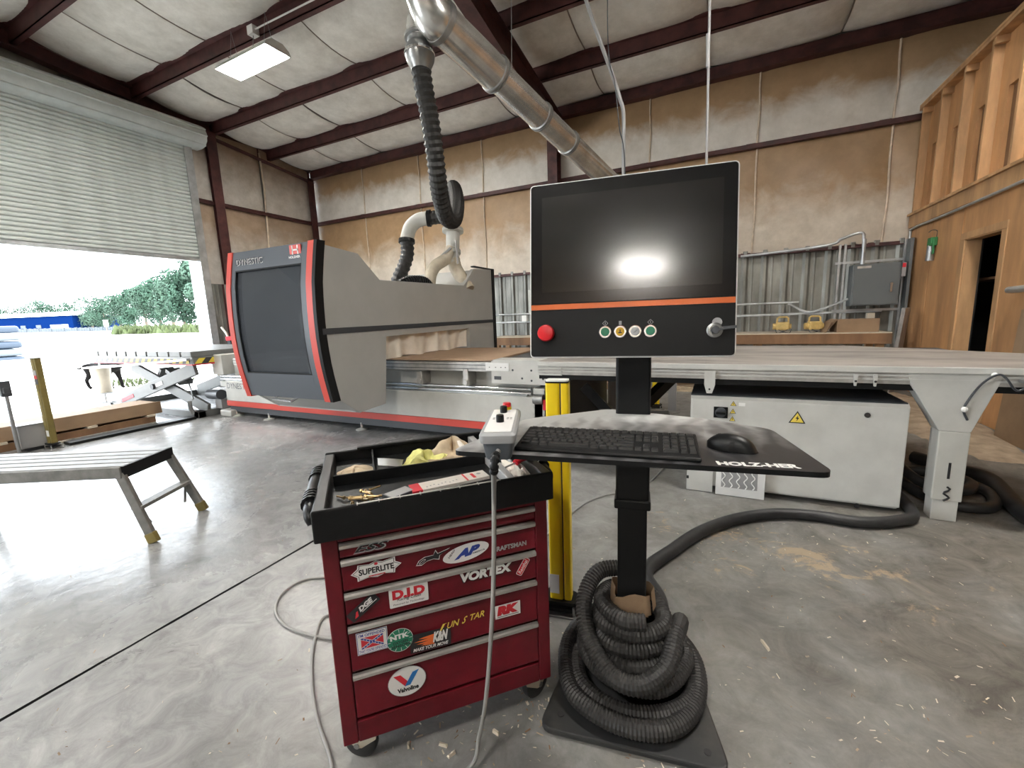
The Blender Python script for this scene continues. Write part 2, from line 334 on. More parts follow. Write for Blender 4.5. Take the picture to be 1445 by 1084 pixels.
# ---- wall panels
def pillow(name, mk, parent, p0, u, v, w_, h_, nrm, amp=.05, nu=10, nv=6):     # soft blanket panel
    p0 = Vector(p0); u = Vector(u); v = Vector(v); nrm = Vector(nrm); a1, a2 = random.uniform(0, 6), random.uniform(0, 6)
    def fn(a, b):
        e = (1-(2*a-1)**6)*(1-(2*b-1)**4); d = amp*e*(1+.35*sin(a*9+a1)*sin(b*5+a2))
        return p0 + u*(a*w_) + v*(b*h_) + nrm*d
    o = MB().grid(nu, nv, fn).build(name, mk, parent, smooth=60); return o
def zsec(mb, p, q, hgt, fl_, t=.012, side=(0, 1, 0)):      # Z-section steel from p to q (bottom centre line)
    p = Vector(p); q = Vector(q); s = Vector(side)*fl_; up = Vector((0, 0, 1))
    for a, b in ((Vector((0, 0, 0)), s), (up*hgt, up*hgt-s)):
        mb.add([p+a, p+b, q+b, q+a, p+a+up*t, p+b+up*t, q+b+up*t, q+a+up*t], [(0, 3, 2, 1), (4, 5, 6, 7), (0, 1, 5, 4), (1, 2, 6, 5), (2, 3, 7, 6), (3, 0, 4, 7)])
    n2 = Vector(side)*t
    mb.add([p, p+n2, q+n2, q, p+up*hgt, p+n2+up*hgt, q+n2+up*hgt, q+up*hgt], [(0, 3, 2, 1), (4, 5, 6, 7), (0, 1, 5, 4), (1, 2, 6, 5), (2, 3, 7, 6), (3, 0, 4, 7)])
def ribbed(name, parent, x0, x1, z0, z1, fn, mk='sheet'):   # trapezoid-rib metal sheet, three ribs
    prof = []; n = 3; w_ = (x1-x0)/n
    for i in range(n):
        b = x0 + i*w_
        prof += [(b, 0), (b+w_*.10, 0), (b+w_*.22, .035), (b+w_*.36, .035), (b+w_*.48, 0), (b+w_*.62, 0), (b+w_*.65, .007), (b+w_*.70, .007), (b+w_*.73, 0)]
    prof.append((x1, 0))
    V = [fn(a, d, z0) for a, d in prof] + [fn(a, d, z1) for a, d in prof]; k = len(prof)
    return MB().add(V, [(i, i+1, k+i+1, k+i) for i in range(k-1)]).build(name, mk, parent)
Zv = (0, 0, 1)
# back wall
wb = MB().box(XL-.3, XE, YB+.10, YB+.2, 0, 5.6).build('wall_back', 'sheet'); struct(wb, 'back wall of ribbed metal sheets below and dusty insulation blankets above')
seams = [XL, -8.31, -6.54, -4.82, -3.09, -1.27, .48, 2.27, 3.9]
for a, b in zip(seams, seams[1:]):
    for zz0, zz1, mk in ((2.26, 3.96, 'ins_wall_low'), (4.06, 5.25, 'ins_wall_up')):
        pillow('insulation_panel', mk, wb, (a, YB+.06, zz0), (1, 0, 0), Zv, b-a, zz1-zz0, (0, -1, 0), .055)
        s = MB().tube([(b-.01, YB+.052, zz0), (b+.012, YB+.045, zz0*.6+zz1*.4), (b-.006, YB+.048, zz0*.25+zz1*.75), (b, YB+.052, zz1)], .016, 6).build('seam_fold', 'seam', wb, smooth=60)
x = XL
while x < 2.7:
    ribbed('metal_sheet', wb, x, x+.915, 0, 2.3, lambda a, d, z: (a, YB+.08-d, z)); x += .915
for z in (2.2, 3.96):
    m = MB(); zsec(m, (XL, YB+.06, z), (XR+.9, YB+.06, z), .1 if z > 3 else .06, .10, side=(0, -1, 0)); m.build('girt', 'oxide', wb)
m = MB(); zsec(m, (XL, YB-.02, 5.14), (XE, YB-.02, 5.14), .22, .10, side=(0, -1, 0)); m.box(XL, XE, YB-.02, YB+.1, 5.14, 5.36); m.build('eave_strut', 'oxide', wb)
def icol(parent, x, y, z1, d=.22, f=.2, z0=0.0, alongx=False):
    m = MB()
    if alongx: m.box(x, x+.012, y-f/2, y+f/2, z0, z1); m.box(x+d-.012, x+d, y-f/2, y+f/2, z0, z1); m.box(x, x+d, y-.005, y+.005, z0, z1)
    else: m.box(x-f/2, x+f/2, y-.012, y, z0, z1); m.box(x-f/2, x+f/2, y-d, y-d+.012, z0, z1); m.box(x-.005, x+.005, y-d, y, z0, z1)
    return m.build('steel_column', 'oxide', parent)
icol(wb, -3.09, YB, 5.1, .24, .2)
# left wall with the doorway and an unseen opening added for daylight
wl = MB(); wl.box(XL-.2, XL-.1, YF, -8.0, 0, 6.4); wl.box(XL-.2, XL-.1, -3.2, DY0-.15, 0, 6.4); wl.box(XL-.2, XL-.1, DY1+.1, YB, 0, 6.4); wl.box(XL-.2, XL-.1, DY0-.15, DY1+.1, 5.0, 6.4); wl.box(XL-.2, XL-.1, -8.0, -3.2, 4.4, 6.4)
wl = wl.build('wall_left', 'sheet'); struct(wl, 'gable wall with insulation blankets, a tall doorway and an unseen opening added for daylight')
for a, b in ((5.78, 6.12), (6.22, 7.32), (7.36, 8.7)):
    pillow('insulation_panel', 'ins_left', wl, (XL-.04, a, 2.27), (0, 1, 0), Zv, b-a, 1.70, (1, 0, 0), .03)
    pillow('insulation_panel', 'ins_left', wl, (XL-.04, a, 4.05), (0, 1, 0), Zv, b-a, 1.45, (1, 0, 0), .03)
MB().tube([(XL, 7.34, 4.05), (XL+.015, 7.36, 4.6), (XL, 7.34, 5.4)], .02, 6).build('seam_fold', 'seam', wl, smooth=60)
MB().tube([(XL, 7.34, 2.3), (XL+.015, 7.3, 3.2), (XL, 7.34, 3.97)], .02, 6).build('seam_fold', 'seam', wl, smooth=60)
for a in (5.78, 6.695, 7.61): ribbed('metal_sheet', wl, a, a+.915, 0, 2.27, lambda a_, d, z: (XL-.05+d, a_, z))
m = MB(); zsec(m, (XL-.04, 6.2, 3.96), (XL-.04, 8.7, 3.96), .1, .1, side=(1, 0, 0)); zsec(m, (XL-.04, 5.75, 3.96), (XL-.04, 6.1, 3.96), .1, .1, side=(1, 0, 0)); m.build('girt', 'oxide', wl)
icol(wl, XL-.06, 6.17, zr(6.17), .2, .2, alongx=True); icol(wl, XL-.06, 8.68, zr(8.68), .16, .18, alongx=True)
m = MB()      # rake beam under the roof edge
for s0, s1 in ((YR, YB), (YR, YF)):
    for dx0, dx1, dz0, dz1 in ((-.06, .12, -.09, -.075), (-.06, -.045, -.09, .2), (-.06, .12, .19, .2)):
        m.add([(XL+dx, yy, zr(yy)+dz) for yy in (s0, s1) for dx, dz in ((dx0, dz0), (dx1, dz0), (dx1, dz1), (dx0, dz1))], [(0, 1, 2, 3), (7, 6, 5, 4), (0, 4, 5, 1), (1, 5, 6, 2), (2, 6, 7, 3), (3, 7, 4, 0)])
m.build('rake_beam', 'oxide', wl)
for a, b in ((DY1+.02, DY1+.14), (DY0-.16, DY0-.02)): MB().box(XL-.45, XL-.1, a, b, 0, 2.9).build('door_jamb', 'white_trim', wl)
# roll-up door
dr = thing('door_1', '', ''); del dr['category']; struct(dr, 'grey steel roll-up door, two thirds lowered, with its round hood')
for yy in (DY1+.0, DY0-.1): m = MB(); m.box(XL-.1, XL+.05, yy, yy+.10, 0, 5.05); m.box(XL+.05, XL+.07, yy-.03, yy+.12, 0, 5.05); m.build('guide_rail', 'galv', dr)
N = 30; pit = (5.04-2.79)/N
V = []; prof = [(.0, .0), (.024, .08), (.040, .28), (.043, .52), (.034, .74), (.014, .93), (.0, 1.01)]
sl = MB().add([(d, yy, zz*pit) for yy in (DY0, DY1) for d, zz in prof], [(i, i+1, 7+i+1, 7+i) for i in range(6)]).build('slat', 'door_slat', dr, smooth=50)
sl.location = (XL-.01, 0, 2.79)
for i in range(1, N): c = sl.copy(); COL.objects.link(c); c.location = (XL-.01, 0, 2.79+i*pit)
m = MB().box(XL-.03, XL+.035, DY0, DY1, DZ, DZ+.07); m.build('bottom_bar', 'galv', dr, bevel=.008)
pf = [(XL-.06, 5.02), (XL+.16, 5.02), (XL+.30, 5.05), (XL+.38, 5.14), (XL+.40, 5.27), (XL+.34, 5.40), (XL+.22, 5.46), (XL-.06, 5.46)]
MB().prism(pf, lambda a, b, t: (a, t, b), DY0-.3, 5.93).build('hood', 'door_slat', dr, smooth=50)
for a, b in ((XL+.305, 5.065), (XL+.40, 5.23), (XL+.365, 5.36)): MB().tube([(a, DY0-.3, b), (a, 5.93, b)], .02, 8).build('hood_rib', 'door_slat', dr, smooth=50)
# right part: far wall, front wall
wr = MB().box(XE, XE+.1, YF, YB, 0, 6.4).build('wall_right', 'sheet'); struct(wr, 'plain far side wall of the hall')
wf = MB(); wf.box(XL-.2, XE, YF-.1, YF, 0, 5.4)
wf = wf.build('wall_front', 'sheet'); struct(wf, 'plain front wall of the hall')
m = MB().box(XL, XE, YF, YF+.02, 2.2, 5.2); m.build('insulation_panel', 'ins_wall_up', wf)
# ---- ceiling
ce = MB()
for s0, s1 in ((YR, YB+.3), (YF-.3, YR)): ce.add([(xx, yy, zr(yy)+dz) for xx in (XL-.3, XE+.2) for yy, dz in ((s0, .33), (s1, .33), (s1, .38), (s0, .38))], [(0, 1, 2, 3), (4, 7, 6, 5), (0, 4, 5, 1), (2, 6, 7, 3), (1, 5, 6, 2), (0, 3, 7, 4)])
ce = ce.build('ceiling', 'sheet'); struct(ce, 'sloping roof of white insulation blankets between dark red steel purlins')
PY = [8.74, 7.53, 6.25, 4.87, 3.35, 1.9, .5]; cx_ = [XL, -8.85, -7.55, -5.74, -3.92, -2.1, -.3, 1.51, 3.3, 5.1, XE]
def roofpanel(xa, xb, ya, yb):
    a1, a2 = random.uniform(0, 6), random.uniform(.6, 1.2)
    def fn(a, b):
        yy = ya+(yb-ya)*b; e = (1-(2*a-1)**4)*(1-(2*b-1)**4); ee = 1-abs(2*a-1)**6
        return (xa+(xb-xa)*a, yy, zr(yy)+.22 - .09*a2*(1-(2*b-1)**2) - .04*e*(1+.4*sin(7*a+a1)) + .025*(1-ee))
    MB().grid(12, 7, fn).build('insulation_panel', 'ins_roof', ce, smooth=60)
    MB().tube([Vector(fn(.0, j/7))+Vector((0, 0, -.004)) for j in range(8)], .011, 5).build('seam_fold', 'seam_dark', ce, smooth=60)
for i in range(len(PY)-1):
    for xa, xb in zip(cx_, cx_[1:]):
        if i < 5: roofpanel(xa, xb, PY[i+1], PY[i])
    z = zr(PY[i+1]) if True else 0
for i, yy in enumerate(PY[1:] + [-1.3, -2.7, -4.1, -5.5, -6.9, -8.3]):
    m = MB(); zsec(m, (XL, yy, zr(yy)), (XE, yy, zr(yy)), .21, .085, side=(0, 1, 0)); m.build('purlin', 'oxide', ce)
for y0, y1 in ((.5-.0, 1.9), (-.41, .5)): MB().add([(XL, y0, zr(y0)+.2), (XE, y0, zr(y0)+.2), (XE, y1, zr(y1)+.2), (XL, y1, zr(y1)+.2)], [(0, 1, 2, 3)]).build('insulation_panel', 'ins_roof', ce)
MB().add([(XL, YF, zr(YF)+.2), (XE, YF, zr(YF)+.2), (XE, YR, zr(YR)+.2), (XL, YR, zr(YR)+.2)], [(0, 1, 2, 3)]).build('insulation_panel', 'ins_roof', ce)
def rafter(x):      # tapered I-section under the purlins
    m = MB(); dp = .62
    for s0, s1, da, db in ((YB-.1, 3.5, .52, .30), (3.5, YR, .30, .42), (YR, YF, .42, .5)):
        for hw, t0, t1 in ((.1, None, .012), (.006, 0, 1), (.1, 0, None)):
            q = []
            for yy, dd in ((s0, da), (s1, db)):
                zt = zr(yy)-.005; zb = zt-dd
                a, b = (zb, zb+.014) if t0 is None else ((zt-.014, zt) if t1 is None else (zb, zt))
                q += [(x-hw, yy, a), (x+hw, yy, a), (x+hw, yy, b), (x-hw, yy, b)]
            m.add(q, [(0, 1, 2, 3), (7, 6, 5, 4), (0, 4, 5, 1), (1, 5, 6, 2), (2, 6, 7, 3), (3, 7, 4, 0)])
    m.build('rafter', 'oxide', ce)
rafter(-3.0); rafter(4.2)
# ---- wooden office with loft framing, right
wo = MB()
wo.box(XR, XR+.10, 7.03, YB, 0, 2.42); wo.box(XR, XR+.10, 4.6, 6.28, 0, 2.42); wo.box(XR, XR+.10, 6.28, 7.03, 2.02, 2.42); wo.box(XR, XE, 4.5, 4.6, 0, 4.2)
wo = wo.build('wall_office', 'ply'); struct(wo, 'plywood office wall with a doorway and open stud framing above')
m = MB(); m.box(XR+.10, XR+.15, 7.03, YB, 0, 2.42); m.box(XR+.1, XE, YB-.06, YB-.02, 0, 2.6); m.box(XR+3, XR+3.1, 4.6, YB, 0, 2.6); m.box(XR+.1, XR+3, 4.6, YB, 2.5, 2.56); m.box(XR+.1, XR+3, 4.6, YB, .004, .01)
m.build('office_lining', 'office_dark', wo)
for y0, y1 in ((7.03, 7.13), (6.19, 6.28)): MB().box(XR-.02, XR, y0, y1, 0, 2.019).build('door_casing', 'lumber', wo, bevel=.004)
MB().box(XR-.02, XR, 6.19, 7.13, 2.02, 2.10).build('door_casing', 'lumber', wo, bevel=.004)
m = MB(); m.box(XR-.005, XR+.13, 7.015, 7.035, 0, 2.02); m.box(XR-.005, XR+.13, 6.275, 6.29, 0, 2.02); m.box(XR-.005, XR+.13, 6.28, 7.03, 2.01, 2.03); m.build('door_jamb', 'lumber', wo)
MB().box(XR+.3, XR+.7, 4.7, 8.5, 1.55, 1.58).build('office_shelf', 'ply_dark', wo)
for y0, y1 in ((4.6, 5.82), (7.14, 7.96), (7.975, 8.74)): MB().box(XR-.008, XR, y0, y1, 0, 2.40).build('plywood_sheet', 'ply', wo)
MB().box(XR-.012, XR, 5.55, 6.18, 0, 2.38).build('plywood_sheet', 'ply_dark' if False else 'ply', wo)
MB().box(XR-.045, XR+.1, 4.6, YB-.03, 2.42, 2.59).build('rim_joist', 'lumber', wo, bevel=.004)
MB().box(XR-.075, XR+.1, 4.6, YB-.03, 2.59, 2.625).build('ledge', 'lumber', wo, bevel=.004)
for yy in [8.70-.6*i for i in range(7)]:
    MB().box(XR-.03, XR+.11, yy-.022, yy+.022, 2.625, 4.06).build('stud', 'lumber', wo, bevel=.003)
    MB().box(XR-.05, XR+.3, yy-.10, yy-.055, 3.99, 4.08).build('joist_end', 'lumber', wo)
for i in range(6):
    y1 = 8.70-.6*i-.022; y0 = y1-.556
    MB().box(XR+.10, XR+.115, y0, y1, 2.625, 4.06).build('sheathing', 'ply_dark', wo)
    MB().box(XR+.06, XR+.10, y0, y1, 3.52, 4.06).build('sheathing', 'ply', wo)
    MB().box(XR+.06, XR+.10, y1-.17, y1, 2.625, 3.52).build('sheathing', 'ply', wo)
for k in range(2): MB().box(XR-.06, XR+.16, 4.5, YB-.05, 4.06+.04*k, 4.096+.04*k).build('top_plate', 'lumber', wo, bevel=.003)
MB().tube(spline([(XR-.02, 8.72, 2.05), (XR-.02, 8.71, 2.34), (XR-.03, 8.6, 2.40), (XR-.06, 7.6, 2.39), (XR-.06, 6.3, 2.40), (XR-.06, 5.2, 2.42)], 8), .016, 8).build('conduit', 'galv', wo, smooth=60)
# ---- outside
g = MB()
def gz(x): return max(0, (-x-16)*.0135)
gxs = [XL-.25, -16, -40, -70, -110, -260]
g.grid(5, 1, lambda a, b: (gxs[round(a*5)], -120+300*b, gz(gxs[round(a*5)])-.012))
g = g.build('ground', 'gravel'); struct(g, 'bright pale yard outside the doorway')
# ================================================================ operator terminal
def tray_print_sheen():
    m = mat('tray_print_sheen', (.6, .6, .58), .32); n, b = nodes_of(m); N = n.nodes.new; L = n.links.new
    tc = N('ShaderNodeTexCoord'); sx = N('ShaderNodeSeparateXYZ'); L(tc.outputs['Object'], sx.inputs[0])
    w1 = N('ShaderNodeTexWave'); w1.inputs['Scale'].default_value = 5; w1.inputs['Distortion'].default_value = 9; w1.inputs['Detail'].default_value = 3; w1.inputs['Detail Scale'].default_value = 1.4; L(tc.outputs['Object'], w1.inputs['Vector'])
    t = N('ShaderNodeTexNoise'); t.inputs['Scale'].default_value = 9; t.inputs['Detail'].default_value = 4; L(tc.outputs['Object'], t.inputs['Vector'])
    a = N('ShaderNodeMath'); a.operation = 'MULTIPLY_ADD'; a.inputs[1].default_value = -2.6; L(sx.outputs['Y'], a.inputs[0])      # sheen painted in: print pales towards the back and left
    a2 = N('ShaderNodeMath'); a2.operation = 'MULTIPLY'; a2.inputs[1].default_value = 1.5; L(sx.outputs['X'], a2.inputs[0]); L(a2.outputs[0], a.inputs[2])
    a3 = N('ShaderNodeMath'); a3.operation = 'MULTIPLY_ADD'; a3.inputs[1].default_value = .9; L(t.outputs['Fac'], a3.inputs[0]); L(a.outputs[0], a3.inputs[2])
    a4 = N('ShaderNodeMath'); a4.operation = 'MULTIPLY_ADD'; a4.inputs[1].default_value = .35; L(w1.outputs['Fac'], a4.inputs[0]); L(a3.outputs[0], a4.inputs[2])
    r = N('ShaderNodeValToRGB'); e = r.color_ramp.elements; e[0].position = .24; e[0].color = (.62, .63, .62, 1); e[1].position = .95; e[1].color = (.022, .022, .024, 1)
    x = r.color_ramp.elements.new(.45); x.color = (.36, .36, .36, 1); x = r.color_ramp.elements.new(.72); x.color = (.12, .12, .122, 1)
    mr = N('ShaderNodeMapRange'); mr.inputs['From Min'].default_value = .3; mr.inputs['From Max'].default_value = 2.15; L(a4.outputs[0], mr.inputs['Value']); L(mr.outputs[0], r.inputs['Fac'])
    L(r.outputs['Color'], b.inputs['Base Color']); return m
M['tray_print_sheen'] = tray_print_sheen()
TO = Vector((-.25, 1.44, 0)); TR = radians(9.3)
def tl(p): d = Vector(p)-TO; return Vector((d.x*cos(TR)+d.y*sin(TR), -d.x*sin(TR)+d.y*cos(TR), d.z))
term = thing('control_terminal', 'black machine operator terminal on a floor stand with screen and keyboard tray', 'control terminal', TO, TR)
def rpoly(pts, r, k=5):       # polygon with rounded corners
    out = []; n = len(pts)
    for i in range(n):
        p = Vector((*pts[i], 0)); a = (Vector((*pts[i-1], 0))-p); b = (Vector((*pts[(i+1) % n], 0))-p); rr = min(r, a.length*.45, b.length*.45)
        p0 = p+a.normalized()*rr; p1 = p+b.normalized()*rr
        for j in range(k+1):
            t = j/k; q = p0*(1-t)**2 + p*(2*t*(1-t)) + p1*t*t; out.append((q.x, q.y))
    return out
flat = lambda a, b, t: (a, b, t)
bp = rpoly([(-.285, -.315), (.285, -.315), (.21, .14), (.13, .30), (-.13, .30), (-.21, .14)], .05)
m = MB().prism(bp, flat, .0, .022); m.build('base_plate', 'base_plate', term, bevel=.006)
for a, b in ((-.22, -.255), (.225, -.27)): MB().cyl((a, b, .0225), (a, b, .024), .011, 14).build('bolt_hole', 'ink', term)
MB().box(-.049, .049, -.036, .036, .022, .70).build('inner_column', 'black', term, bevel=.006)
MB().box(-.055, .055, -.042, .042, .69, 1.50).build('outer_column', 'black', term, bevel=.008)
m = MB().box(-.06, .06, -.05, .05, .665, .70); m.build('column_collar', 'black', term, bevel=.006)
# tray
tp = [tl(onZ(a, b, 1.0)) for a, b in ((660, 636), (1180, 666), (1088, 604), (990, 589), (860, 576), (742, 590))]
tp[0] = Vector((-.44, tp[0].y+.0, 0)); tpl = rpoly([(p.x, p.y) for p in tp], .03)
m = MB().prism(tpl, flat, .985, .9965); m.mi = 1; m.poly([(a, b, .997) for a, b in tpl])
q0 = tl(onZ(1013, 656, .997)); q1 = tl(onZ(1131, 661, .997)); uu = (q1-q0); uu.z = 0
m.mi = 2; m.text('HOLZ-HER', (q0.x, q0.y-.004, .9978), uu, (-uu.y, uu.x, 0), uu.length, .026, bold=.05)
m.build('keyboard_tray', ['black', 'tray_print_sheen', 'white'], term)
m = MB().box(-.12, .12, -.12, .08, .955, .985); m.build('tray_bracket', 'black', term, bevel=.005)
# monitor
MO = tl(Vector((-.251, 1.324, 1.462)))
mw, mh = .593/2, .538/2
def rrect(x0, x1, z0, z1, r): return rpoly([(x0, z0), (x1, z0), (x1, z1), (x0, z1)], r)
fr = lambda a, b, t: (a, t, b)
mon = MB(); mon.prism(rrect(-mw, mw, -mh, mh, .014), fr, .004, .05); mon.mi = 1; mon.prism(rrect(-mw+.004, mw-.004, -mh+.004, mh-.004, .011), fr, .0, .006)
mon.mi = 2; mon.prism(rrect(-.22, .22, -.2, .2, .02), fr, .05, .075); mon.box(-.07, .07, .07, .14, -.12, .08)
mon = mon.build('monitor', ['white', 'black', 'charcoal'], term); mon.location = MO; mon.rotation_euler = (radians(-6.61), 0, radians(8.84)-TR)
MB().prism(rrect(-mw+.006, mw-.006, -.100, mh-.006, .010), fr, -.0022, .001).build('glass_front', 'black_gloss', mon)
MB().box(-.257, .257, -.0032, -.0015, -.066, .226).build('screen', 'screen', mon)
MB().box(-mw+.005, mw-.005, -.003, .001, -.119, -.103).build('stripe', 'orange', mon)
def estop(name, par, o, ax, r, col='estop'):
    m = MB(); m.mi = 1; m.lathe([(r*.75, 0), (r*.75, r*.35)], o, ax, 20); m.mi = 0; m.lathe([(r*.8, r*.35), (r, r*.45), (r, r*.85), (r*.9, r*1.05), (r*.45, r*1.15), (.001, r*1.17)], o, ax, 24)
    return m.build(name, [col, 'yellow'], par, smooth=40)
estop('emergency_stop', mon, (-.241, 0, -.192), (0, -1, 0), .026)
for bx_, bc in ((-.062, 'btn_green'), (-.018, 'btn_yellow'), (.025, 'btn_grey'), (.068, 'btn_green')):
    m = MB(); m.lathe([(.0185, 0), (.0185, .004), (.0165, .006), (.013, .006), (.012, .004)], (bx_, 0, -.192), (0, -1, 0), 24); m.mi = 1; m.lathe([(.0125, .003), (.0125, .0055), (.011, .007), (.001, .0072)], (bx_, 0, -.192), (0, -1, 0), 20)
    if bc == 'btn_yellow': m.mi = 2; m.box(bx_-.0055, bx_+.0055, -.0076, -.0070, -.197, -.194); m.box(bx_-.0015, bx_+.0015, -.0076, -.0070, -.194, -.186)
    if bc == 'btn_grey': m.mi = 2; m.obox((bx_, -.0073, -.192), (.012, .0006, .002), (1, 0, 1), (0, -1, 0)); m.obox((bx_+.003, -.0073, -.192), (.012, .0006, .002), (1, 0, 1), (0, -1, 0))
    m.build('push_button', ['chrome', bc, 'ink'], mon, smooth=40)
for bx_ in (-.062, .068):
    m = MB(); c = [(bx_, -.158), (bx_+.008, -.166), (bx_, -.174), (bx_-.008, -.166)]
    for i in range(4): a, b = c[i], c[(i+1) % 4]; m.bar((a[0], -.0005, a[1]), (b[0], -.0005, b[1]), .0012, .001, (0, -1, 0))
    m.box(bx_-.0008, bx_+.0008, -.001, 0, -.170, -.162); m.build('button_symbol', 's_grey', mon)
MB().box(-.022, -.014, -.001, 0, -.172, -.160).build('button_symbol', 's_grey', mon)
m = MB(); m.lathe([(.021, 0), (.021, .005), (.018, .007), (.013, .007), (.012, .004)], (.24, 0, -.194), (0, -1, 0), 24); m.mi = 1; m.lathe([(.013, .002), (.013, .004), (.001, .0042)], (.246, 0, -.172), (0, -1, 0), 16)
m.mi = 2; m.bar((.24, -.014, -.194), (.285, -.020, -.189), .007, .005); m.bar((.258, -.019, -.189), (.292, -.022, -.187), .009, .007); m.cyl((.24, 0, -.194), (.24, -.018, -.194), .010, 12)
m.build('key_switch', ['steel', 's_grey', 'charcoal'], mon, smooth=40)
# protective hose wound round the foot of the column
def ring(r, z, turns, a0, dz=0.0, ex=0.0, ey=0.0, k=28, wob=.006, tilt=0.0, ta=0.0):
    out = []
    for i in range(int(k*turns)):
        a = a0 + 2*pi*i/k; rr = r + wob*sin(3*a+z*40)
        out.append(Vector((TO.x+ex+rr*cos(a), TO.y+ey+rr*sin(a), z + dz*i/k + tilt*cos(a-ta))))
    return out
HR = .031
path = ring(.200, .055, 1.0, 1.2) + ring(.208, .056+.0, .9, 1.2, .0, 0, -.002) 
path = ring(.205, .055, .95, 1.9, .0, .012, -.03) + ring(.172, .115, .9, 1.7, .01, .012, -.015) + ring(.138, .135, .95, 1.5, .02) + ring(.122, .185, .95, 1.5, .02) + ring(.112, .235, .95, 1.4, .02) + ring(.104, .285, .7, 1.3, .0)
path = spline(path[::3], 4)
ho = thing('protective_hose', 'dark corrugated hose coiled round the foot of the black terminal column', 'hose', (TO.x, TO.y, .022))
lo = MB(); corr(lo, path, HR, .0115, .10, 12); lo.build('hose_coil', 'hose_corr', ho).location = -Vector(ho.location)
# loose outer loop, hanging slanted over the coil
lp = spline([TO+Vector(q) for q in ((-.05, .115, .345), (-.135, .06, .34), (-.165, -.03, .285), (-.13, -.125, .215), (-.035, -.205, .16), (.06, -.215, .155), (.135, -.15, .19), (.155, -.04, .235), (.16, .08, .20), (.14, .18, .10), (.03, .25, .06), (-.1, .235, .06))], 10)
m = MB(); corr(m, lp, HR, .0115, .10, 12); m.build('slack_loop', 'hose_corr', ho).location = -Vector(ho.location)
lp = spline([TO+Vector(q) for q in ((.02, .23, .07), (-.13, .2, .075), (-.222, .06, .075), (-.225, -.08, .06), (-.15, -.225, .055), (0, -.275, .055), (.15, -.235, .055), (.225, -.1, .055), (.21, .06, .075), (.1, .2, .09))], 10)
m = MB(); corr(m, lp, HR, .0115, .10, 12); m.build('bottom_loop', 'hose_corr', ho).location = -Vector(ho.location)
m = MB(); m.grid(20, 3, lambda a, b: tuple(TO+Vector(((.075+.012*sin(a*31))*cos(2*pi*a)*(1-.1*b), (.065+.01*sin(a*23))*sin(2*pi*a)*(1-.1*b), .27+.075*b+.015*sin(a*17)))))
tag(m.build('paper_wrap', 'card', smooth=60), 'crumpled brown paper tucked round the column above the hose coil', 'paper')

# ---------------------------------------------------------------- keyboard, mouse, hand pendant
kc = (onZ(727, 631, 1.01)+onZ(988, 645, 1.01)+onZ(985, 612, 1.02)+onZ(748, 597, 1.025))/4; KR = radians(7.5); kw, kd = .432, .150
kb = thing('keyboard', 'black full-size keyboard with number pad on the terminal tray', 'keyboard', (kc.x, kc.y-.005, .997), KR)
tilt = .1
def kz(y): return .010 + (y+kd/2)*tilt
m = MB(); m.add([(xx, yy, zz) for xx in (-kw/2, kw/2) for yy, zz in ((-kd/2, 0), (kd/2, 0), (kd/2, kz(kd/2)), (-kd/2, kz(-kd/2)))], [(0, 1, 2, 3), (7, 6, 5, 4), (0, 4, 5, 1), (1, 5, 6, 2), (2, 6, 7, 3), (3, 7, 4, 0)])
m.build('case', 'black_plastic', kb, bevel=.004)
keymesh = {}
def key(x, y, w_, h_=.0165):
    k = (round(w_, 4), round(h_, 4)); 
    if k not in keymesh:
        a, b = w_/2-.0012, h_/2-.0012; c, d = a-.0018, b-.0018
        o = MB().add([(-a, -b, 0), (a, -b, 0), (a, b, 0), (-a, b, 0), (-c, -d, .006), (c, -d, .006), (c, d, .006), (-c, d, .006)], [(4, 5, 6, 7), (0, 1, 5, 4), (1, 2, 6, 5), (2, 3, 7, 6), (3, 0, 4, 7)]).build('key', 'key_black', kb); keymesh[k] = o.data
    else: o = bpy.data.objects.new('key', keymesh[k]); COL.objects.link(o); o.parent = kb
    o.location = (x, y, kz(y)-.0004); o.rotation_euler = (atan2(tilt, 1), 0, 0)
U = .0185; X0 = -kw/2+.010
rows = [[1]*13+[2], [1.5]+[1]*12+[1.5], [1.8]+[1]*11+[2.2], [1.3]+[1]*11+[2.7], [1.4, 1.2, 1.2, 5.6, 1.2, 1.2, 1.2, 2.0]]
for r_, row in enumerate(rows):
    x = X0; y = .030-.0190*r_
    for k_ in row: key(x+k_*U/2, y, k_*U*.99); x += k_*U
yf = .058
for i in range(13): key(X0+U*.5+i*U*1.165+(0 if i == 0 else .004), yf, U*.98, .012)
for i in range(3):
    X = X0+15.5*U+i*U; key(X, yf, U*.95, .012)
    for r_ in range(2): key(X, .030-.019*r_, U*.95)
    key(X, -.046, U*.95)
key(X0+16.5*U, -.027, U*.95)
for i in range(4):
    X = X0+18.9*U+i*U; key(X, yf, U*.95, .012)
    for r_ in range(5):
        if i == 3 and r_ in (2, 4): continue
        if i == 1 and r_ == 4: continue
        key(X+(U*.5 if i == 0 and r_ == 4 else 0), .030-.019*r_-(.0095 if i == 3 and r_ in (1, 3) else 0), U*(1.95 if i == 0 and r_ == 4 else .95), .0355 if i == 3 and r_ in (1, 3) else .0165)
mc_ = onZ(1033, 632, 1.0)
ms = thing('mouse', 'black computer mouse on the printed tray beside the keyboard', 'mouse', (mc_.x, mc_.y-.004, .997), radians(168))
def mshell(a, b):
    t = a; wv = .030*(1-abs(2*t-1)**2.6)**.5*(1-.10*sin(pi*t)*(1 if t < .5 else -.2)); hh = .037*(1-abs(2*t-1.08)**2.4 if abs(2*t-1.08) < 1 else 0)**.6
    an = pi*b; return (-.056+.112*t, -wv*cos(an), max(.001, hh*sin(an)**.75))
m = MB().grid(22, 14, mshell); m.build('shell', 'black_gloss' if False else 'black_plastic', ms, smooth=60)
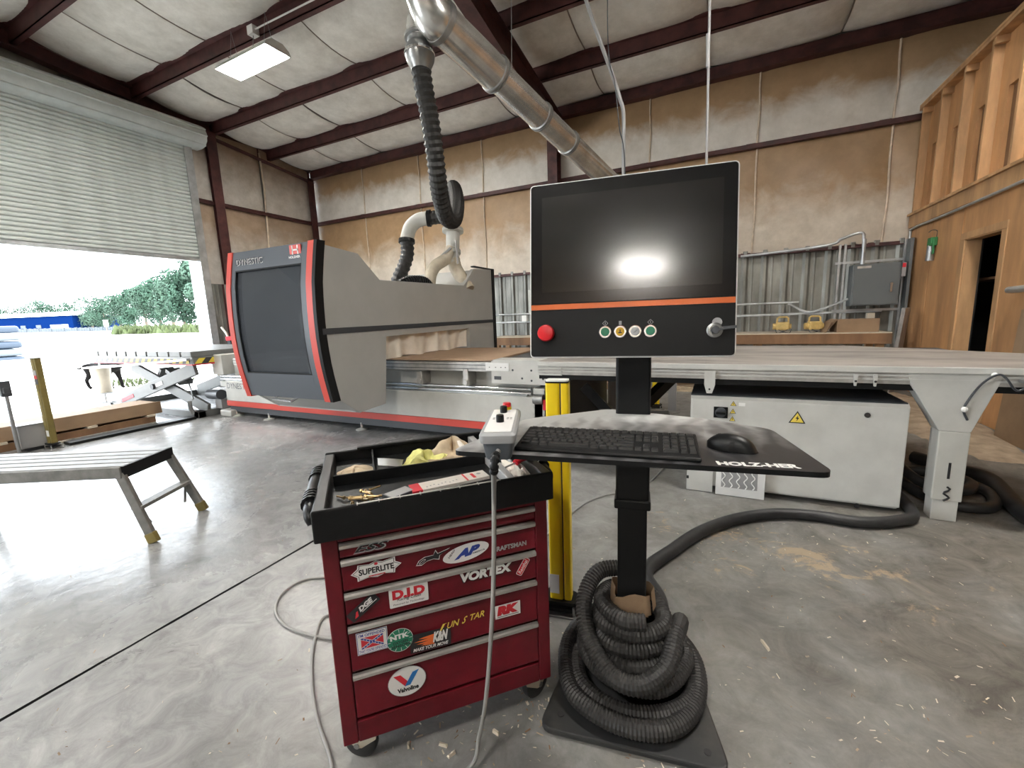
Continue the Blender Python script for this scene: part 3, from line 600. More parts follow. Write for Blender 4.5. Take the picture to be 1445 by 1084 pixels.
m = MB(); m.cyl((.028, -.003, .0275), (.028, .003, .0275), .008, 14); m.build('scroll_wheel', 'rubber', ms, smooth=40)
MB().box(.012, .036, -.0006, .0006, .02, .0325).build('button_gap', 'ink', ms)

pf_, pb_ = onZ(701, 612, 1.065), onZ(714, 577, 1.065); pd = pb_-pf_; PR = atan2(-pd.x, pd.y); pl = pd.length
pn = thing('hand_pendant', 'grey hand-held machine pendant with two black knobs at the tray corner', 'pendant', (pf_.x, pf_.y, .997), PR)
def loft(mb, secs):      # secs: list of (z, [(x,y)...]) rounded outlines
    n = len(secs[0][1]); V = [(a, b, z) for z, pl_ in secs for a, b in pl_]
    F = [(i*n+j, i*n+(j+1) % n, (i+1)*n+(j+1) % n, (i+1)*n+j) for i in range(len(secs)-1) for j in range(n)]
    return mb.add(V, F + [tuple(range(n))[::-1], tuple((len(secs)-1)*n+j for j in range(n))])
def rr2(x, y0, y1, r): return rpoly([(-x, y0), (x, y0), (x, y1), (-x, y1)], r)
m = loft(MB(), [(0, rr2(.028, .016, pl-.03, .012)), (.006, rr2(.031, .012, pl-.028, .012)), (.044, rr2(.036, .005, pl-.018, .012))]); m.build('lower_body', 'slate', pn, smooth=45)
m = loft(MB(), [(.043, rr2(.040, .002, pl-.002, .012)), (.050, rr2(.043, 0, pl, .013)), (.062, rr2(.043, 0, pl, .013)), (.068, rr2(.038, .005, pl-.005, .011))]); m.build('upper_shell', 'btn_grey', pn, smooth=35)
m = loft(MB(), [(.0675, rr2(.032, .014, pl-.014, .006)), (.0695, rr2(.032, .014, pl-.014, .006))])
m.build('key_panel', 'white', pn)
m = MB()
for i in range(2):
    for xx in (-.024, -.014, .012, .020): m.box(xx, xx+.006, pl*.5+.012*i, pl*.5+.004+.012*i, .0695, .0705)
m.build('panel_marking', 's_grey', pn)
for yy in (pl*.40, pl*.80):
    m = MB(); m.lathe([(.010, 0), (.010, .015), (.009, .018), (.001, .0185)], (-.002, yy, .0695), (0, 0, 1), 20); m.box(-.0035, -.0005, yy-.0110, yy-.009, .07, .087); m.build('knob', 'black', pn, smooth=35)
m = MB(); m.lathe([(.013, 0), (.013, .013)], (.004, pl-.012, .064), Zv, 20); m.mi = 1; m.lathe([(.011, .013), (.012, .015), (.012, .022), (.010, .025), (.001, .0255)], (.004, pl-.012, .064), Zv, 20); m.build('emergency_stop', ['yellow', 'estop'], pn, smooth=35)
# strain relief and cable of the pendant (world path turned into the pendant's own frame)
def pln(p): d = Vector(p)-pn.location; return Vector((d.x*cos(PR)+d.y*sin(PR), -d.x*sin(PR)+d.y*cos(PR), d.z))
def hp(a, b, off): # point in front of the cart drawers
    aa = Vector((-.931, .718, 0)); nn = Vector((.7093, -.7049, 0)); d = ray(a, b); o = Vector((0, 0, CAMH)); return o + d*(((aa+nn*off-o).dot(nn))/d.dot(nn))
pdp = (pf_-Vector((0, 0, CAMH))).dot(_F)
cab = [pf_+Vector((0, .006, -.042)), pf_+Vector((0, -.012, -.050)), at(699, 645, pdp-.035), at(697, 664, pdp-.04), hp(697, 700, .165), hp(697, 780, .16), hp(695, 860, .15), hp(690, 940, .135), hp(684, 1000, .12), hp(676, 1040, .10)]
last = cab[-1]; fz = lambda a, b: onZ(a, b, .007)
cab += [onZ(664, 1082, .03), Vector((-.70, .77, .007)), Vector((-.82, .66, .007)), Vector((-.93, .655, .007)), fz(468, 1078), fz(447, 1010), fz(440, 950), fz(444, 905), fz(458, 870), Vector((-1.45, 1.26, .007)), Vector((-1.35, 1.45, .007)), Vector((-1.5, 1.56, .007)), fz(455, 815), fz(425, 820), fz(398, 838), fz(389, 862), fz(402, 882), fz(430, 894), fz(470, 902), Vector((-1.2, 1.18, .007)), Vector((-1.0, 1.3, .007)), Vector((-.9, 1.55, .007)), Vector((-.93, 1.9, .007)), fz(812, 720), fz(850, 700), fz(905, 688), fz(940, 655), Vector((-.4, 4.1, .007))]
sp = spline([pln(p) for p in cab], 10)
m = MB(); m.tube(sp, .0062, 8); m.build('cable', 'cable_grey', pn, smooth=60)
st = resample(sp, .004)[:28]
m = MB(); m.tube(st[2:], [.0105*(1 if (i//2) % 2 else .72) for i in range(len(st)-2)], 12); m.build('strain_relief', 'black', pn)

# ================================================================ tool cart
CO = Vector((-.931, .718, 0)); CR = atan2(.7093, .7049); CW, CD = .656, .475
def cl(a, b, z):
    d = onZ(a, b, z)-CO; return Vector((d.x*cos(CR)+d.y*sin(CR), -d.x*sin(CR)+d.y*cos(CR), z))
ct = thing('tool_cart', 'dark red rolling tool cart covered in stickers with black tray top', 'tool cart', CO, CR)
m = MB(); m.box(0, .042, .0, CD, .118, .775); m.box(.614, CW, .0, CD, .118, .775); m.box(.042, .614, 0, CD, .745, .775); m.box(.042, .614, .0, CD, .118, .188); m.box(.042, .614, CD-.01, CD, .188, .745); m.build('body', 'cart_red', ct, bevel=.004)
tz = [.742, .692, .592, .490, .341, .190]
drawers = []
for i in range(5):
    zt, zb = tz[i]-.016, tz[i+1]+.006
    poly = [(.006, zt), (.001, zt-.002), (.002, zb+.022), (-.0015, zb+.015), (-.0025, zb+.007), (.003, zb), (.02, zb), (.02, zt)]
    m = MB().prism(poly, lambda a, b, t: (t, a, b), .0445, .6115); m.box(.05, .606, .02, CD-.02, zb+.01, zt-.004)
    d = m.build('drawer', 'cart_red', ct, smooth=30); drawers.append(d)
    poly = [(.004, tz[i]), (-.006, tz[i]), (-.010, tz[i]-.004), (-.009, tz[i]-.013), (-.004, tz[i]-.017), (.004, tz[i]-.017)]
    MB().prism(poly, lambda a, b, t: (t, a, b), .0445, .6115).build('pull_strip', 'alu', d, smooth=40)
# black moulded top tray
FZ = .818
m = MB()
x0, x1, y0, y1, zt, zb = -.012, .668, -.028, CD+.03, .855, .765
t_ = .014
m.box(x0, x1, y0, y0+t_, zb, zt); m.box(x0, x1, y1-t_, y1, zb, zt); m.box(x0, x0+.035, y0+t_, y1-t_, zb, zt-.004); m.box(x1-.035, x1, y0+t_, y1-t_, zb, zt-.004); m.box(x0+.02, x1-.02, y0+.01, y1-.01, zb+.005, FZ-.001)
m.build('top_tray', 'black_plastic', ct, bevel=.005)
m = MB(); m.box(x0+.04, .530, .235, .243, FZ-.002, zt-.003); m.box(.150, .156, .243, y1-t_, FZ-.002, zt-.006); m.build('tray_divider', 'black_plastic', ct, bevel=.002)
MB().box(.525, .55, y0+t_, y1-t_, FZ-.002, zt-.004).build('tray_divider', 's_grey', ct, bevel=.003)
m = MB(); m.box(.10, .58, y1-.024, y1-.004, zt-.001, zt+.010); m.build('rear_ledge', 'black_plastic', ct, bevel=.003)
for xx in [.1+.055*i for i in range(8)]: MB().box(xx, xx+.003, y0-.001, y0+t_+.001, zt-.002, zt+.0012).build('edge_notch', 'alu', ct)
m = MB().box(.10, .50, y0+.003, y0+.009, zt-.003, zt+.0008); m.build('worn_edge', 'alu', ct)
for sx in (-1, 1):       # ribbed grip at each end
    xb = x0 if sx < 0 else x1
    m = MB(); m.tube(spline([(xb, .03, .80), (xb+sx*.010, .05, .825), (xb+sx*.016, .22, .832), (xb+sx*.010, .41, .825), (xb, .44, .80)], 8), .018, 10)
    for k in (.085, .105, .125, .145, .29, .31, .33, .35): m.tube([(xb+sx*.012, k, .83), (xb+sx*.012, k+.009, .83)], .026, 12)
    m.build('side_grip', 'black_plastic', ct, smooth=40)
for k, (xx, yy) in enumerate(((.075, .055), (.59, .055), (.06, CD-.05), (.60, CD-.05))):
    an = (2.6, .45, .3, .9)[k]; ca, sa = cos(an), sin(an)
    o = bpy.data.objects.new('caster', None)
    m = MB(); m.box(-.035, .035, -.035, .035, .11, .118)
    for s in (-1, 1):
        pts = [(-.032, .108), (.034, .108), (.05, .09), (.058, .06), (.040, .045), (.022, .05), (-.028, .09)]
        m.prism(pts, lambda a, b, t: (a, t, b), s*.024-.0015, s*.024+.0015)
    m.lathe([(.022, .10), (.022, .112)], (0, 0, 0), Zv, 16)
    f_ = m.build('caster_fork', 'hose_beige', ct); f_.location = (xx, yy, 0); f_.rotation_euler = (0, 0, an)
    wd = MB(); wd.lathe([(.012, -.019), (.044, -.019), (.053, -.012), (.055, 0), (.053, .012), (.044, .019), (.012, .019)], (.038, 0, .055), (0, 1, 0), 28); wd.mi = 1; wd.cyl((.038, -.029, .055), (.038, .029, .055), .009, 10)
    wd.build('wheel', ['rubber', 'steel'], f_, smooth=40)

# ---------------------------------------------------------------- stickers on the drawers
SY = -.0035
class SB(MB):     # sticker in the drawer plane; coordinates are (s, z)
    def at_(s, c, ang=0.0): s.c = c; s.ca, s.sa = cos(ang), sin(ang); return s
    def W(s, a, b, lay=0): return (s.c[0]+a*s.ca-b*s.sa, SY-.0004*lay-.0006, s.c[1]+a*s.sa+b*s.ca)
    def pl(s, pts, mi, lay=0): s.mi = mi; return s.poly([s.W(a, b, lay) for a, b in pts])
    def rect(s, x0, x1, z0, z1, mi, lay=0): return s.pl([(x0, z0), (x1, z0), (x1, z1), (x0, z1)], mi, lay)
    def ell(s, a, b, mi, lay=0, x=0, z=0, n=32, rot=0): return s.pl([(x+a*cos(2*pi*i/n)*cos(rot)-b*sin(2*pi*i/n)*sin(rot), z+a*cos(2*pi*i/n)*sin(rot)+b*sin(2*pi*i/n)*cos(rot)) for i in range(n)], mi, lay)
    def tx(s, body, x, z, wd, ht, mi, lay=1, shear=0, bold=0.0, ang=0.0):
        s.mi = mi; ca, sa = s.ca*cos(ang)-s.sa*sin(ang), s.sa*cos(ang)+s.ca*sin(ang)
        return s.text(body, s.W(x, z, lay), (ca, 0, sa), (-sa, 0, ca), wd, ht, 0, shear, bold)
    def done(s, di, mats, label): o = s.build('sticker', mats, drawers[di]); o['label'] = label; return o
S = lambda c, ang=0: SB().at_(c, ang)
s = S((.081, .7115)); SY = -.0105
s.tx('ESS', -.003, -.003, .098, .026, 1, 0, .45, .05); s.tx('ESS', 0, .001, .090, .018, 0, 1, .45, .02); s.done(0, ['ink', 's_grey'], 'black slanted ESS lettering sticker')
SY = -.0035
s = S((.134, .648), .02)
o8 = [(-.068, 0), (-.050, .013), (-.048, .024), (-.018, .020), (0, .027), (.018, .020), (.052, .026), (.052, .012), (.068, .002), (.050, -.010), (.048, -.022), (.02, -.017), (0, -.023), (-.02, -.018), (-.052, -.024), (-.052, -.012)]
s.pl(o8, 0); s.pl([(a*.93, b*.90) for a, b in o8], 1, 1); s.pl([(a*.90, b*.85) for a, b in o8], 0, 2); s.tx('SUPERLITE', -.047, -.008, .094, .018, 1, 3, 0, .035); s.rect(-.022, .022, -.0165, -.0135, 2, 3); s.ell(.005, .004, 2, 3, 0, .018)
s.done(1, ['white', 'ink', 's_red'], 'white SUPERLITE badge sticker with black lettering')
st = [(-.050, -.012), (-.040, .001), (-.022, .008), (.004, .006), (.012, .020), (.017, .007), (.056, .013), (.022, -.001), (.018, -.014), (.002, -.007), (-.018, -.008), (-.034, -.016)]
s = S((.289, .648), .1); s.pl(st, 0); s.pl([(a*.93, b*.80) for a, b in st], 1, 1); s.ell(.011, .0035, 0, 2, -.030, -.004, rot=.4); s.ell(.009, .0022, 1, 3, -.030, -.004, rot=.4)
s.done(1, ['white', 'ink'], 'black star and comet sticker with white outline')
s = S((.389, .640), .13); s.ell(.071, .0265, 0); s.tx('AP', -.040, -.013, .085, .027, 1, 1, .5, .07); s.tx('HEAD', -.052, -.002, .030, .006, 2, 2, .2, .02, .75); s.tx('AMERICA', .016, -.012, .040, .005, 2, 2, .2, .02)
s.done(1, ['white', 's_blue', 'ink'], 'white oval sticker with blue monogram')
s = S((.469, .620)); s.tx('CRAFTSMAN', 0, 0, .112, .016, 0, 1, 0, .04); s.done(1, ['s_grey'], 'grey CRAFTSMAN lettering')
s = S((.366, .545)); s.tx('VORTEX', -.003, -.003, .170, .036, 1, 0, .12, .08); s.tx('VORTEX', 0, 0, .164, .030, 0, 1, .12, .06); s.done(2, ['white', 'ink'], 'white VORTEX lettering sticker with black outline')
s = S((.567, .550), 1.0); s.pl(rpoly([(-.030, -.011), (.030, -.011), (.030, .011), (-.030, .011)], .006), 1, 0); s.pl(rpoly([(-.028, -.009), (.028, -.009), (.028, .009), (-.028, .009)], .005), 0, 1); s.tx('Renthal', -.024, -.006, .048, .013, 1, 2, .15, .02)
s.done(2, ['s_red', 'white'], 'small slanted red sticker with white script')
s = S((.215, .546), 0); s.pl(rpoly([(-.055, -.028), (.055, -.028), (.055, .030), (-.055, .030)], .004), 0, 0); s.tx('D.I.D', -.046, -.004, .092, .029, 1, 1, 0, .06); s.tx('Racing Chain', -.034, -.012, .068, .012, 2, 2, .35, 0); s.tx('Powered by Technology', -.045, -.023, .088, .007, 2, 2, .2, 0)
s.done(2, ['white', 's_red', 'ink'], 'white D.I.D sticker with red letters')
s = S((.090, .543), .62); s.rect(-.046, .046, -.016, .016, 0); s.tx('DGE', -.014, -.005, .048, .015, 1, 1, .35, .06); s.rect(-.010, .040, -.0085, -.0065, 1, 1); s.pl([(-.036, -.010), (-.024, -.010), (-.016, .004), (-.022, .004)], 2, 1)
s.done(2, ['ink', 'white', 's_red'], 'tilted black sticker with white slanted lettering')
s = S((.105, .434), 0); s.rect(-.042, .042, -.035, .035, 0); s.rect(-.0405, .0405, -.0335, .0335, 2, 1); s.rect(-.039, .039, -.032, .032, 0, 2)
s.rect(-.030, .030, -.017, .017, 1, 3)
for sg in (1, -1):
    s.pl([(-.030, -sg*.0125), (-.030, -sg*.017), (-.022, -sg*.017), (.030, sg*.0125), (.030, sg*.017), (.022, sg*.017)], 0, 4); s.pl([(-.030, -sg*.014), (-.030, -sg*.017), (-.025, -sg*.017), (.030, sg*.014), (.030, sg*.017), (.025, sg*.017)], 2, 5)
    for i in range(-3, 4): s.ell(.0014, .0014, 0, 6, i*.0075, sg*i*.0042, 6)
s.tx("I'M OFFENDED", -.035, .020, .070, .009, 2, 3, 0, .02); s.tx("THAT YOU'RE OFFENDED", -.037, -.029, .074, .009, 2, 3, 0, .01)
s.done(3, ['white', 's_red', 's_blue'], 'white rectangular flag sticker reading I\'M OFFENDED')
s = S((.180, .413), .05); s.ell(.037, .037, 0); s.ell(.0355, .0355, 1, 1)
for i in range(12): a = i*pi/6; s.pl([(.018*cos(a), .018*sin(a)), (.034*cos(a-.03), .034*sin(a-.03)), (.034*cos(a+.03), .034*sin(a+.03))], 0, 2)
s.ell(.026, .022, 1, 3); s.tx('NTK', -.027, .005, .054, .016, 0, 4, 0, .06); s.tx('OXYGEN', -.021, -.010, .042, .009, 2, 4, 0, .03); s.tx('SENSORS', -.027, -.021, .054, .009, 2, 4, 0, .03)
s.done(3, ['white', 's_green', 'ink'], 'round green NTK OXYGEN SENSORS sticker')
s = S((.267, .386), -.03); s.rect(-.060, .060, -.030, .030, 0)
for z_, l_ in ((.012, .035), (.004, .050), (-.004, .042), (-.010, .028)): s.pl([(.010, z_-.005), (.010, z_+.006), (-.02, z_+.003), (.010-l_-.010, z_), (-.015, z_-.003)], 1, 1)
s.tx('K&N', .006, -.010, .046, .034, 2, 2, .3, .06); s.tx('MAKE YOUR MOVE', -.052, -.026, .104, .011, 2, 2, .25, .03)
s.done(3, ['ink', 's_orange', 'white'], 'black K&N sticker with orange flames')
s = S((.291, .406), .06); s.tx('UN', .027, 0, .040, .020, 0, 1, .4, .02); s.pl([(-.002, -.008), (.004, -.008), (.022, .018), (.030, .020), (.016, .020)], 0, 1); s.tx('S', .072, .0, .020, .022, 0, 1, .9, .02); s.tx('TAR', .100, .002, .045, .020, 0, 1, .4, .02)
s.done(3, ['s_yellow'], 'yellow slanted SUNSTAR lettering')
s = S((.511, .415)); s.rect(-.042, .042, -.023, .023, 0); s.tx('RK', -.036, -.013, .072, .032, 1, 1, .15, .10); s.rect(-.036, .036, -.0185, -.0165, 2, 1); s.done(3, ['white', 's_red', 'ink'], 'white RK sticker with red letters')
s = S((.190, .274)); s.ell(.0555, .0485, 0); s.ell(.054, .047, 1, 1); s.pl([(-.038, .026), (-.018, .026), (.004, -.004), (-.006, -.016)], 2, 2); s.pl([(.036, .030), (.017, .026), (-.008, -.014), (.008, -.014)], 3, 3); s.tx('Valvoline', -.030, -.033, .062, .015, 4, 2, .0, .05)
s.done(4, ['s_grey', 'white', 's_red', 's_skyblue', 'ink'], 'oval white Valvoline sticker with red and blue V')
s = S((.30, .292)); s.tx('TOOL CENTER', 0, 0, .10, .010, 0, 0, 0, .02) if False else None

# ---------------------------------------------------------------- things lying in the cart's tray (cart frame -> world)
MB().box(x0+.04, .522, y0+t_+.001, y1-t_-.001, FZ-.0012, FZ).build('tray_liner', 'rag', ct) if False else None
def cw(x, y, z=FZ): return Vector((CO.x+x*cos(CR)-y*sin(CR), CO.y+x*sin(CR)+y*cos(CR), z))
bolt = None; random.seed(3)
for i in range(16):
    px_, py_ = random.uniform(.06, .15), random.uniform(.045, .12)
    L_ = random.uniform(.028, .05)
    m = MB(); m.tube([(0, 0, 0), (L_, 0, 0)], .0028, 6); m.lathe([(.0055, 0), (.0055, .005)], (-.005, 0, 0), (1, 0, 0), 6)
    o = m.build('bolt', 'brass'); o.location = cw(px_, py_, FZ+.006+random.random()*.012); o.rotation_euler = (0, random.uniform(-.35, .1), random.uniform(0, 6.3)); tag(o, 'small brass bolt in the loose heap inside the cart tray', 'bolt', 'bolts in the cart tray')
p = cw(.215, .075, FZ); m = MB(); m.box(-.04, .04, -.025, .025, 0, .012); m.mi = 1; m.box(-.036, .036, -.021, .021, .012, .0125)
o = m.build('flat_case', ['charcoal', 's_grey']); o.location = p; o.rotation_euler = (0, 0, CR+.5); tag(o, 'small flat grey case beside the bolts in the cart tray', 'case')
m = MB(); m.box(0, .245, -.03, .03, 0, .010); m.mi = 1; m.box(0, .03, -.0302, .0302, .0002, .0104); m.box(.17, .176, -.03, .03, .0101, .0103); m.box(.195, .205, -.02, .02, .0101, .0104); m.mi = 2; m.ball((.222, .008, .0095), .009, 10, 6, (1, 1, .1))
for i in range(9): m.box(.045+.012*i, .049+.012*i, -.016+.004*(i % 3), -.010+.004*(i % 3), .0101, .0104)
o = m.build('paper_packet', ['paper', 's_red', 's_grey']); o.location = cw(.25, .085, FZ+.002); o.rotation_euler = (0, 0, CR+.12); tag(o, 'long white paper packet with a red end in the cart tray', 'packet')
# white cup lying in the back compartment
m = MB(); m.lathe([(.040, 0), (.043, .022), (.045, .024), (.042, .024), (.0405, .02), (.037, .006), (.001, .005)], n=28); o = m.build('plastic_cup', ['white'], smooth=40)
o.location = cw(.205, .315, FZ+.014); o.rotation_euler = (radians(-22), radians(6), CR-.3); tag(o, 'white plastic cup standing in the back compartment of the cart tray', 'cup')
m = MB(); m.lathe([(.0385, .010), (.001, .011)], n=24); q = m.build('cup_contents', 's_blue', o); q.location = (0, 0, 0)
def crumple(name, mk, loc, sx, sy, sz, label, cat, seed, rz=0, n=16, am=.55):
    rnd = random.Random(seed); A = [(rnd.uniform(2, 9), rnd.uniform(2, 9), rnd.uniform(0, 6), rnd.uniform(.05, .22)) for _ in range(6)]
    def fn(a, b):
        th = 2*pi*a; ph = pi*b/2; r_ = 1+sum(k*sin(f1*th*0.5//0.5+f2*b*3+p) if False else k*sin(round(f1/2)*th+f2*b*2+p) for f1, f2, p, k in A)*am
        return (sx*r_*cos(th)*cos(ph), sy*r_*sin(th)*cos(ph), sz*max(0, r_*sin(ph)*(.8+.4*sin(3*th+A[0][2]))))
    o = MB().grid(n*2, n//2, fn).build(name, mk, smooth=35); o.location = loc; o.rotation_euler = (0, 0, rz); return tag(o, label, cat)
crumple('work_glove', 'glove', cw(.325, .33, FZ), .075, .048, .040, 'yellow green work glove crumpled in the back of the cart tray', 'glove', 4, CR+.2)
crumple('cloth_rag', 'rag', cw(.37, .285, FZ), .10, .04, .02, 'flat tan rag under the yellow glove in the cart tray', 'rag', 9, CR)
crumple('work_hat', 'rag', cw(.440, .375, FZ), .085, .08, .062, 'tan cloth hat with a pale band heaped in the cart tray', 'hat', 12, CR, 20, .16)
o = bpy.data.objects['work_hat']; MB().tube(spline([(.03, -.075, .01), (.028, -.06, .034), (.02, -.02, .056), (.012, .03, .056), (.01, .07, .022)], 8), .010, 8).build('band', 'paper', o, smooth=60)
crumple('dusty_rag', 'rag', cw(.09, .33, FZ), .055, .07, .018, 'flat dusty rag in the corner pocket of the cart tray', 'rag', 21, CR)
crumple('plastic_bag', 'plastic_bag', cw(.60, .30, FZ), .042, .085, .055, 'crumpled clear blue plastic bag at the end of the cart tray', 'bag', 30, CR)
m = MB(); m.tube(spline([(0, 0, 0), (.03, .003, .004), (.07, .0, .0)], 6), [.011]*13, 8); m.mi = 1; m.tube([(-.045, -.004, .002), (0, 0, 0)], .003, 6)
o = m.build('screwdriver', ['s_red', 'steel'], smooth=50); o.location = cw(.59, .10, FZ+.035); o.rotation_euler = (0, radians(-8), CR+.25); tag(o, 'red handled screwdriver beside the plastic bag in the cart tray', 'screwdriver')
crumple('paper_scrap', 'paper', cw(.595, .12, FZ), .035, .09, .024, 'crumpled pale paper under the red screwdriver in the cart tray', 'paper', 41, CR)
# ================================================================ CNC router
def B(m, name, mk, root, **k):      # world-coordinate mesh as a part of an unrotated root
    o = m.build(name, mk, root, **k); o.location = -Vector(root.location); return o
cn = thing('cnc_router', 'large grey CNC router with red-striped glass hood and long red-lined base', 'machine', (-4.0, 4.5, 0))
BX0, BX1, BY = -6.60, -1.52, 3.80
B(MB().box(BX0+.02, BX1, BY+.02, 5.3, .07, .16), 'plinth', 'charcoal', cn)
B(MB().box(BX0, BX1, BY-.006, BY+.05, .16, .235), 'red_stripe', 'red_stripe', cn)
B(MB().box(BX0, BX1, BY, 5.3, .236, .53), 'base_panel', 'grey_light', cn, bevel=.006)
m = MB(); m.text('DYNES', (-6.55, BY-.002, .42), (1, 0, 0), Zv, .34, .085, 0, 0, .0); m.mi = 1; m.text('TIC', (-6.20, BY-.002, .42), (1, 0, 0), Zv, .22, .085, 0, 0, .0); B(m, 'base_lettering', ['slate', 'red_stripe'], cn)
B(MB().box(BX0+.05, -1.6, BY+.14, 5.25, .53, .83), 'bed_frame', 'grey_light', cn)
for z in (.555, .600): B(MB().tube([(BX0-.15, BY+.05, z), (-1.66, BY+.05, z)], .017, 12), 'linear_rail', 'chrome', cn, smooth=60)
B(MB().box(BX0, -1.7, BY+.02, BY+.10, .53, .545), 'rail_shelf', 'steel', cn)
B(MB().box(-6.3, -1.95, BY-.02, BY+.14, .775, .872), 'edge_beam', 'alu', cn, bevel=.004)
m = MB(); m.box(-6.3, -1.95, BY-.024, BY-.018, .80, .806); m.box(-6.3, -1.95, BY-.024, BY-.018, .84, .846); B(m, 'beam_groove', 'charcoal', cn)
B(MB().box(-6.3, -1.55, BY+.0, 5.28, .872, .882), 'bed_top', 'charcoal', cn)
m = MB(); m.box(-2.12, -1.86, BY-.04, BY-.02, .790, .868); m.mi = 1
for xx in (-2.08, -2.01, -1.95, -1.90): m.box(xx, xx+.012, BY-.042, BY-.039, .822, .83)
B(m, 'scale_plate', ['white', 'ink'], cn)
m = MB(); m.box(-2.06, -1.38, BY-.03, BY+.2, .66, .90); m.mi = 1; m.box(-2.03, -1.95, BY-.032, BY-.029, .70, .735)
for xx, zz in ((-1.82, .80), (-1.72, .72), (-1.62, .8), (-1.62, .7), (-1.5, .72), (-1.44, .87), (-1.44, .70)): m.cyl((xx, BY-.032, zz), (xx, BY-.029, zz), .011, 10)
B(m, 'end_cover', ['grey_white', 'charcoal'], cn, bevel=.004)
for xx, zz in ((-2.97, .70), (-2.37, .70)):
    m = MB(); m.box(xx-.03, xx+.03, BY-.03, BY+.14, .62, .80 if xx > -2.5 else .76); m.lathe([(.03, 0), (.03, .02)], (xx, BY-.03, .66), (0, -1, 0), 16); B(m, 'clamp_bracket', 'alu', cn, bevel=.005)
m = MB(); m.box(-1.62, -1.5, BY, BY+.5, .235, .62); B(m, 'end_block', 'grey_light', cn, bevel=.01)
m = MB(); m.cyl((-1.60, BY-.03, .52), (-1.5, BY-.03, .52), .05, 16); m.mi = 1; m.box(-1.50, -1.46, BY-.05, BY-.02, .42, .52); B(m, 'tensioner', ['steel', 's_red'], cn, smooth=40)
for xx in (-6.45, -5.72, -3.96, -2.1):
    m = MB(); m.lathe([(.075, 0), (.075, .008), (.03, .022), (.014, .024), (.014, .09)], (xx, BY+.03, 0), Zv, 18); B(m, 'levelling_foot', 'grey_light', cn, smooth=40)
m = MB(); m.box(-6.85, -6.6, BY+.0, BY+.5, .62, .92); m.box(-6.75, -6.6, BY+.02, BY+.1, .44, .52); B(m, 'drive_housing', 'grey_white', cn, bevel=.008)
m = MB(); m.box(-6.72, -6.45, BY-.06, BY+.15, .0, .10); B(m, 'foot_block', 'grey_light', cn, bevel=.02)
# hood
PX = -3.25
side = [(2.85, 2.035), (3.30, 1.995), (3.58, 1.757), (5.26, 1.775), (5.54, 2.025), (6.10, 2.055), (6.13, .60), (5.36, .60), (5.34, 1.175), (3.61, 1.158), (3.52, .435), (3.14, .415), (2.83, .64), (2.785, .95), (2.775, 1.25), (2.78, 1.55), (2.81, 1.85)]
B(MB().prism(side, lambda a, b, t: (t, a, b), PX-.05, PX), 'hood_side', 'grey_hood', cn, bevel=.004)
side2 = [p for p in side]
B(MB().prism(side, lambda a, b, t: (t, a, b), -4.50, -4.45), 'hood_side', 'grey_hood', cn, bevel=.004)
top = [(2.86, 2.02), (3.30, 1.98), (3.58, 1.742), (5.26, 1.76), (5.54, 2.01), (6.10, 2.04)]
m = MB()
for (a, b), (c, d) in zip(top, top[1:]):
    if abs(a-3.58) < .01: continue
    m.add([(-4.46, a, b), (PX-.04, a, b), (PX-.04, c, d), (-4.46, c, d), (-4.46, a, b-.02), (PX-.04, a, b-.02), (PX-.04, c, d-.02), (-4.46, c, d-.02)], [(0, 1, 2, 3), (7, 6, 5, 4), (0, 4, 5, 1), (1, 5, 6, 2), (2, 6, 7, 3), (3, 7, 4, 0)])
m.box(-4.46, PX-.04, 3.58, 5.26, 1.60, 1.62); m.box(-4.46, PX-.04, 6.08, 6.12, .6, 2.04)
B(m, 'hood_roof', 'grey_hood', cn)
m = MB(); m.box(PX-.055, PX+.012, 6.08, 6.16, .55, 2.07); m.box(PX-.05, PX+.006, 5.55, 6.1, 2.052, 2.07); B(m, 'rear_trim', 'black', cn)
B(MB().add([(PX+t, a, z) for t in (0, .006) for a, z in ((2.78, 1.222), (6.10, 1.24), (6.10, 1.285), (2.78, 1.278))], [(0, 1, 2, 3), (7, 6, 5, 4), (0, 4, 5, 1), (1, 5, 6, 2), (2, 6, 7, 3), (3, 7, 4, 0)]), 'side_stripe', 'charcoal', cn)
m = MB(); m.box(-4.46, PX-.04, 3.12, 3.52, .42, .44); m.add([(-4.46, 2.84, .64), (PX-.04, 2.84, .64), (PX-.04, 3.14, .42), (-4.46, 3.14, .42)], [(0, 1, 2, 3)]); B(m, 'hood_underside', 'grey_hood', cn)
# curved glass door in front
FP = [(.60, 2.845), (.8, 2.805), (1.0, 2.775), (1.25, 2.76), (1.5, 2.765), (1.7, 2.78), (1.9, 2.815), (2.06, 2.85)]
def fy(z):
    for (z0, a), (z1, b) in zip(FP, FP[1:]):
        if z <= z1: return a+(b-a)*(z-z0)/(z1-z0)
    return FP[-1][1]
def shell(m, xa, xb, za, zb, t0, t1, n=12):      # curved slab between two heights
    zs = [za+(zb-za)*i/n for i in range(n+1)]
    pl_ = [(fy(z)+t0, z) for z in zs] + [(fy(z)+t1, z) for z in zs[::-1]]
    return m.prism(pl_, lambda a, b, t: (t, a, b), xa, xb)
m = MB(); shell(m, -4.46, -4.40, .60, 2.06, -.02, .05); shell(m, -3.44, -3.36, .60, 2.06, -.02, .05); shell(m, -4.40, -3.44, .60, .845, -.02, .05); shell(m, -4.40, -3.44, 1.875, 2.06, -.02, .05)
df = B(m, 'door_frame', 'slate', cn, smooth=40)
for xa, xb in ((-4.53, -4.46), (-3.36, -3.285)): B(shell(MB(), xa, xb, .585, 2.065, -.03, .05), 'red_edge', 'red_stripe', cn, smooth=40)
B(shell(MB(), -3.285, -3.245, .585, 2.065, -.03, .06), 'door_edge', 'black', cn, smooth=40)
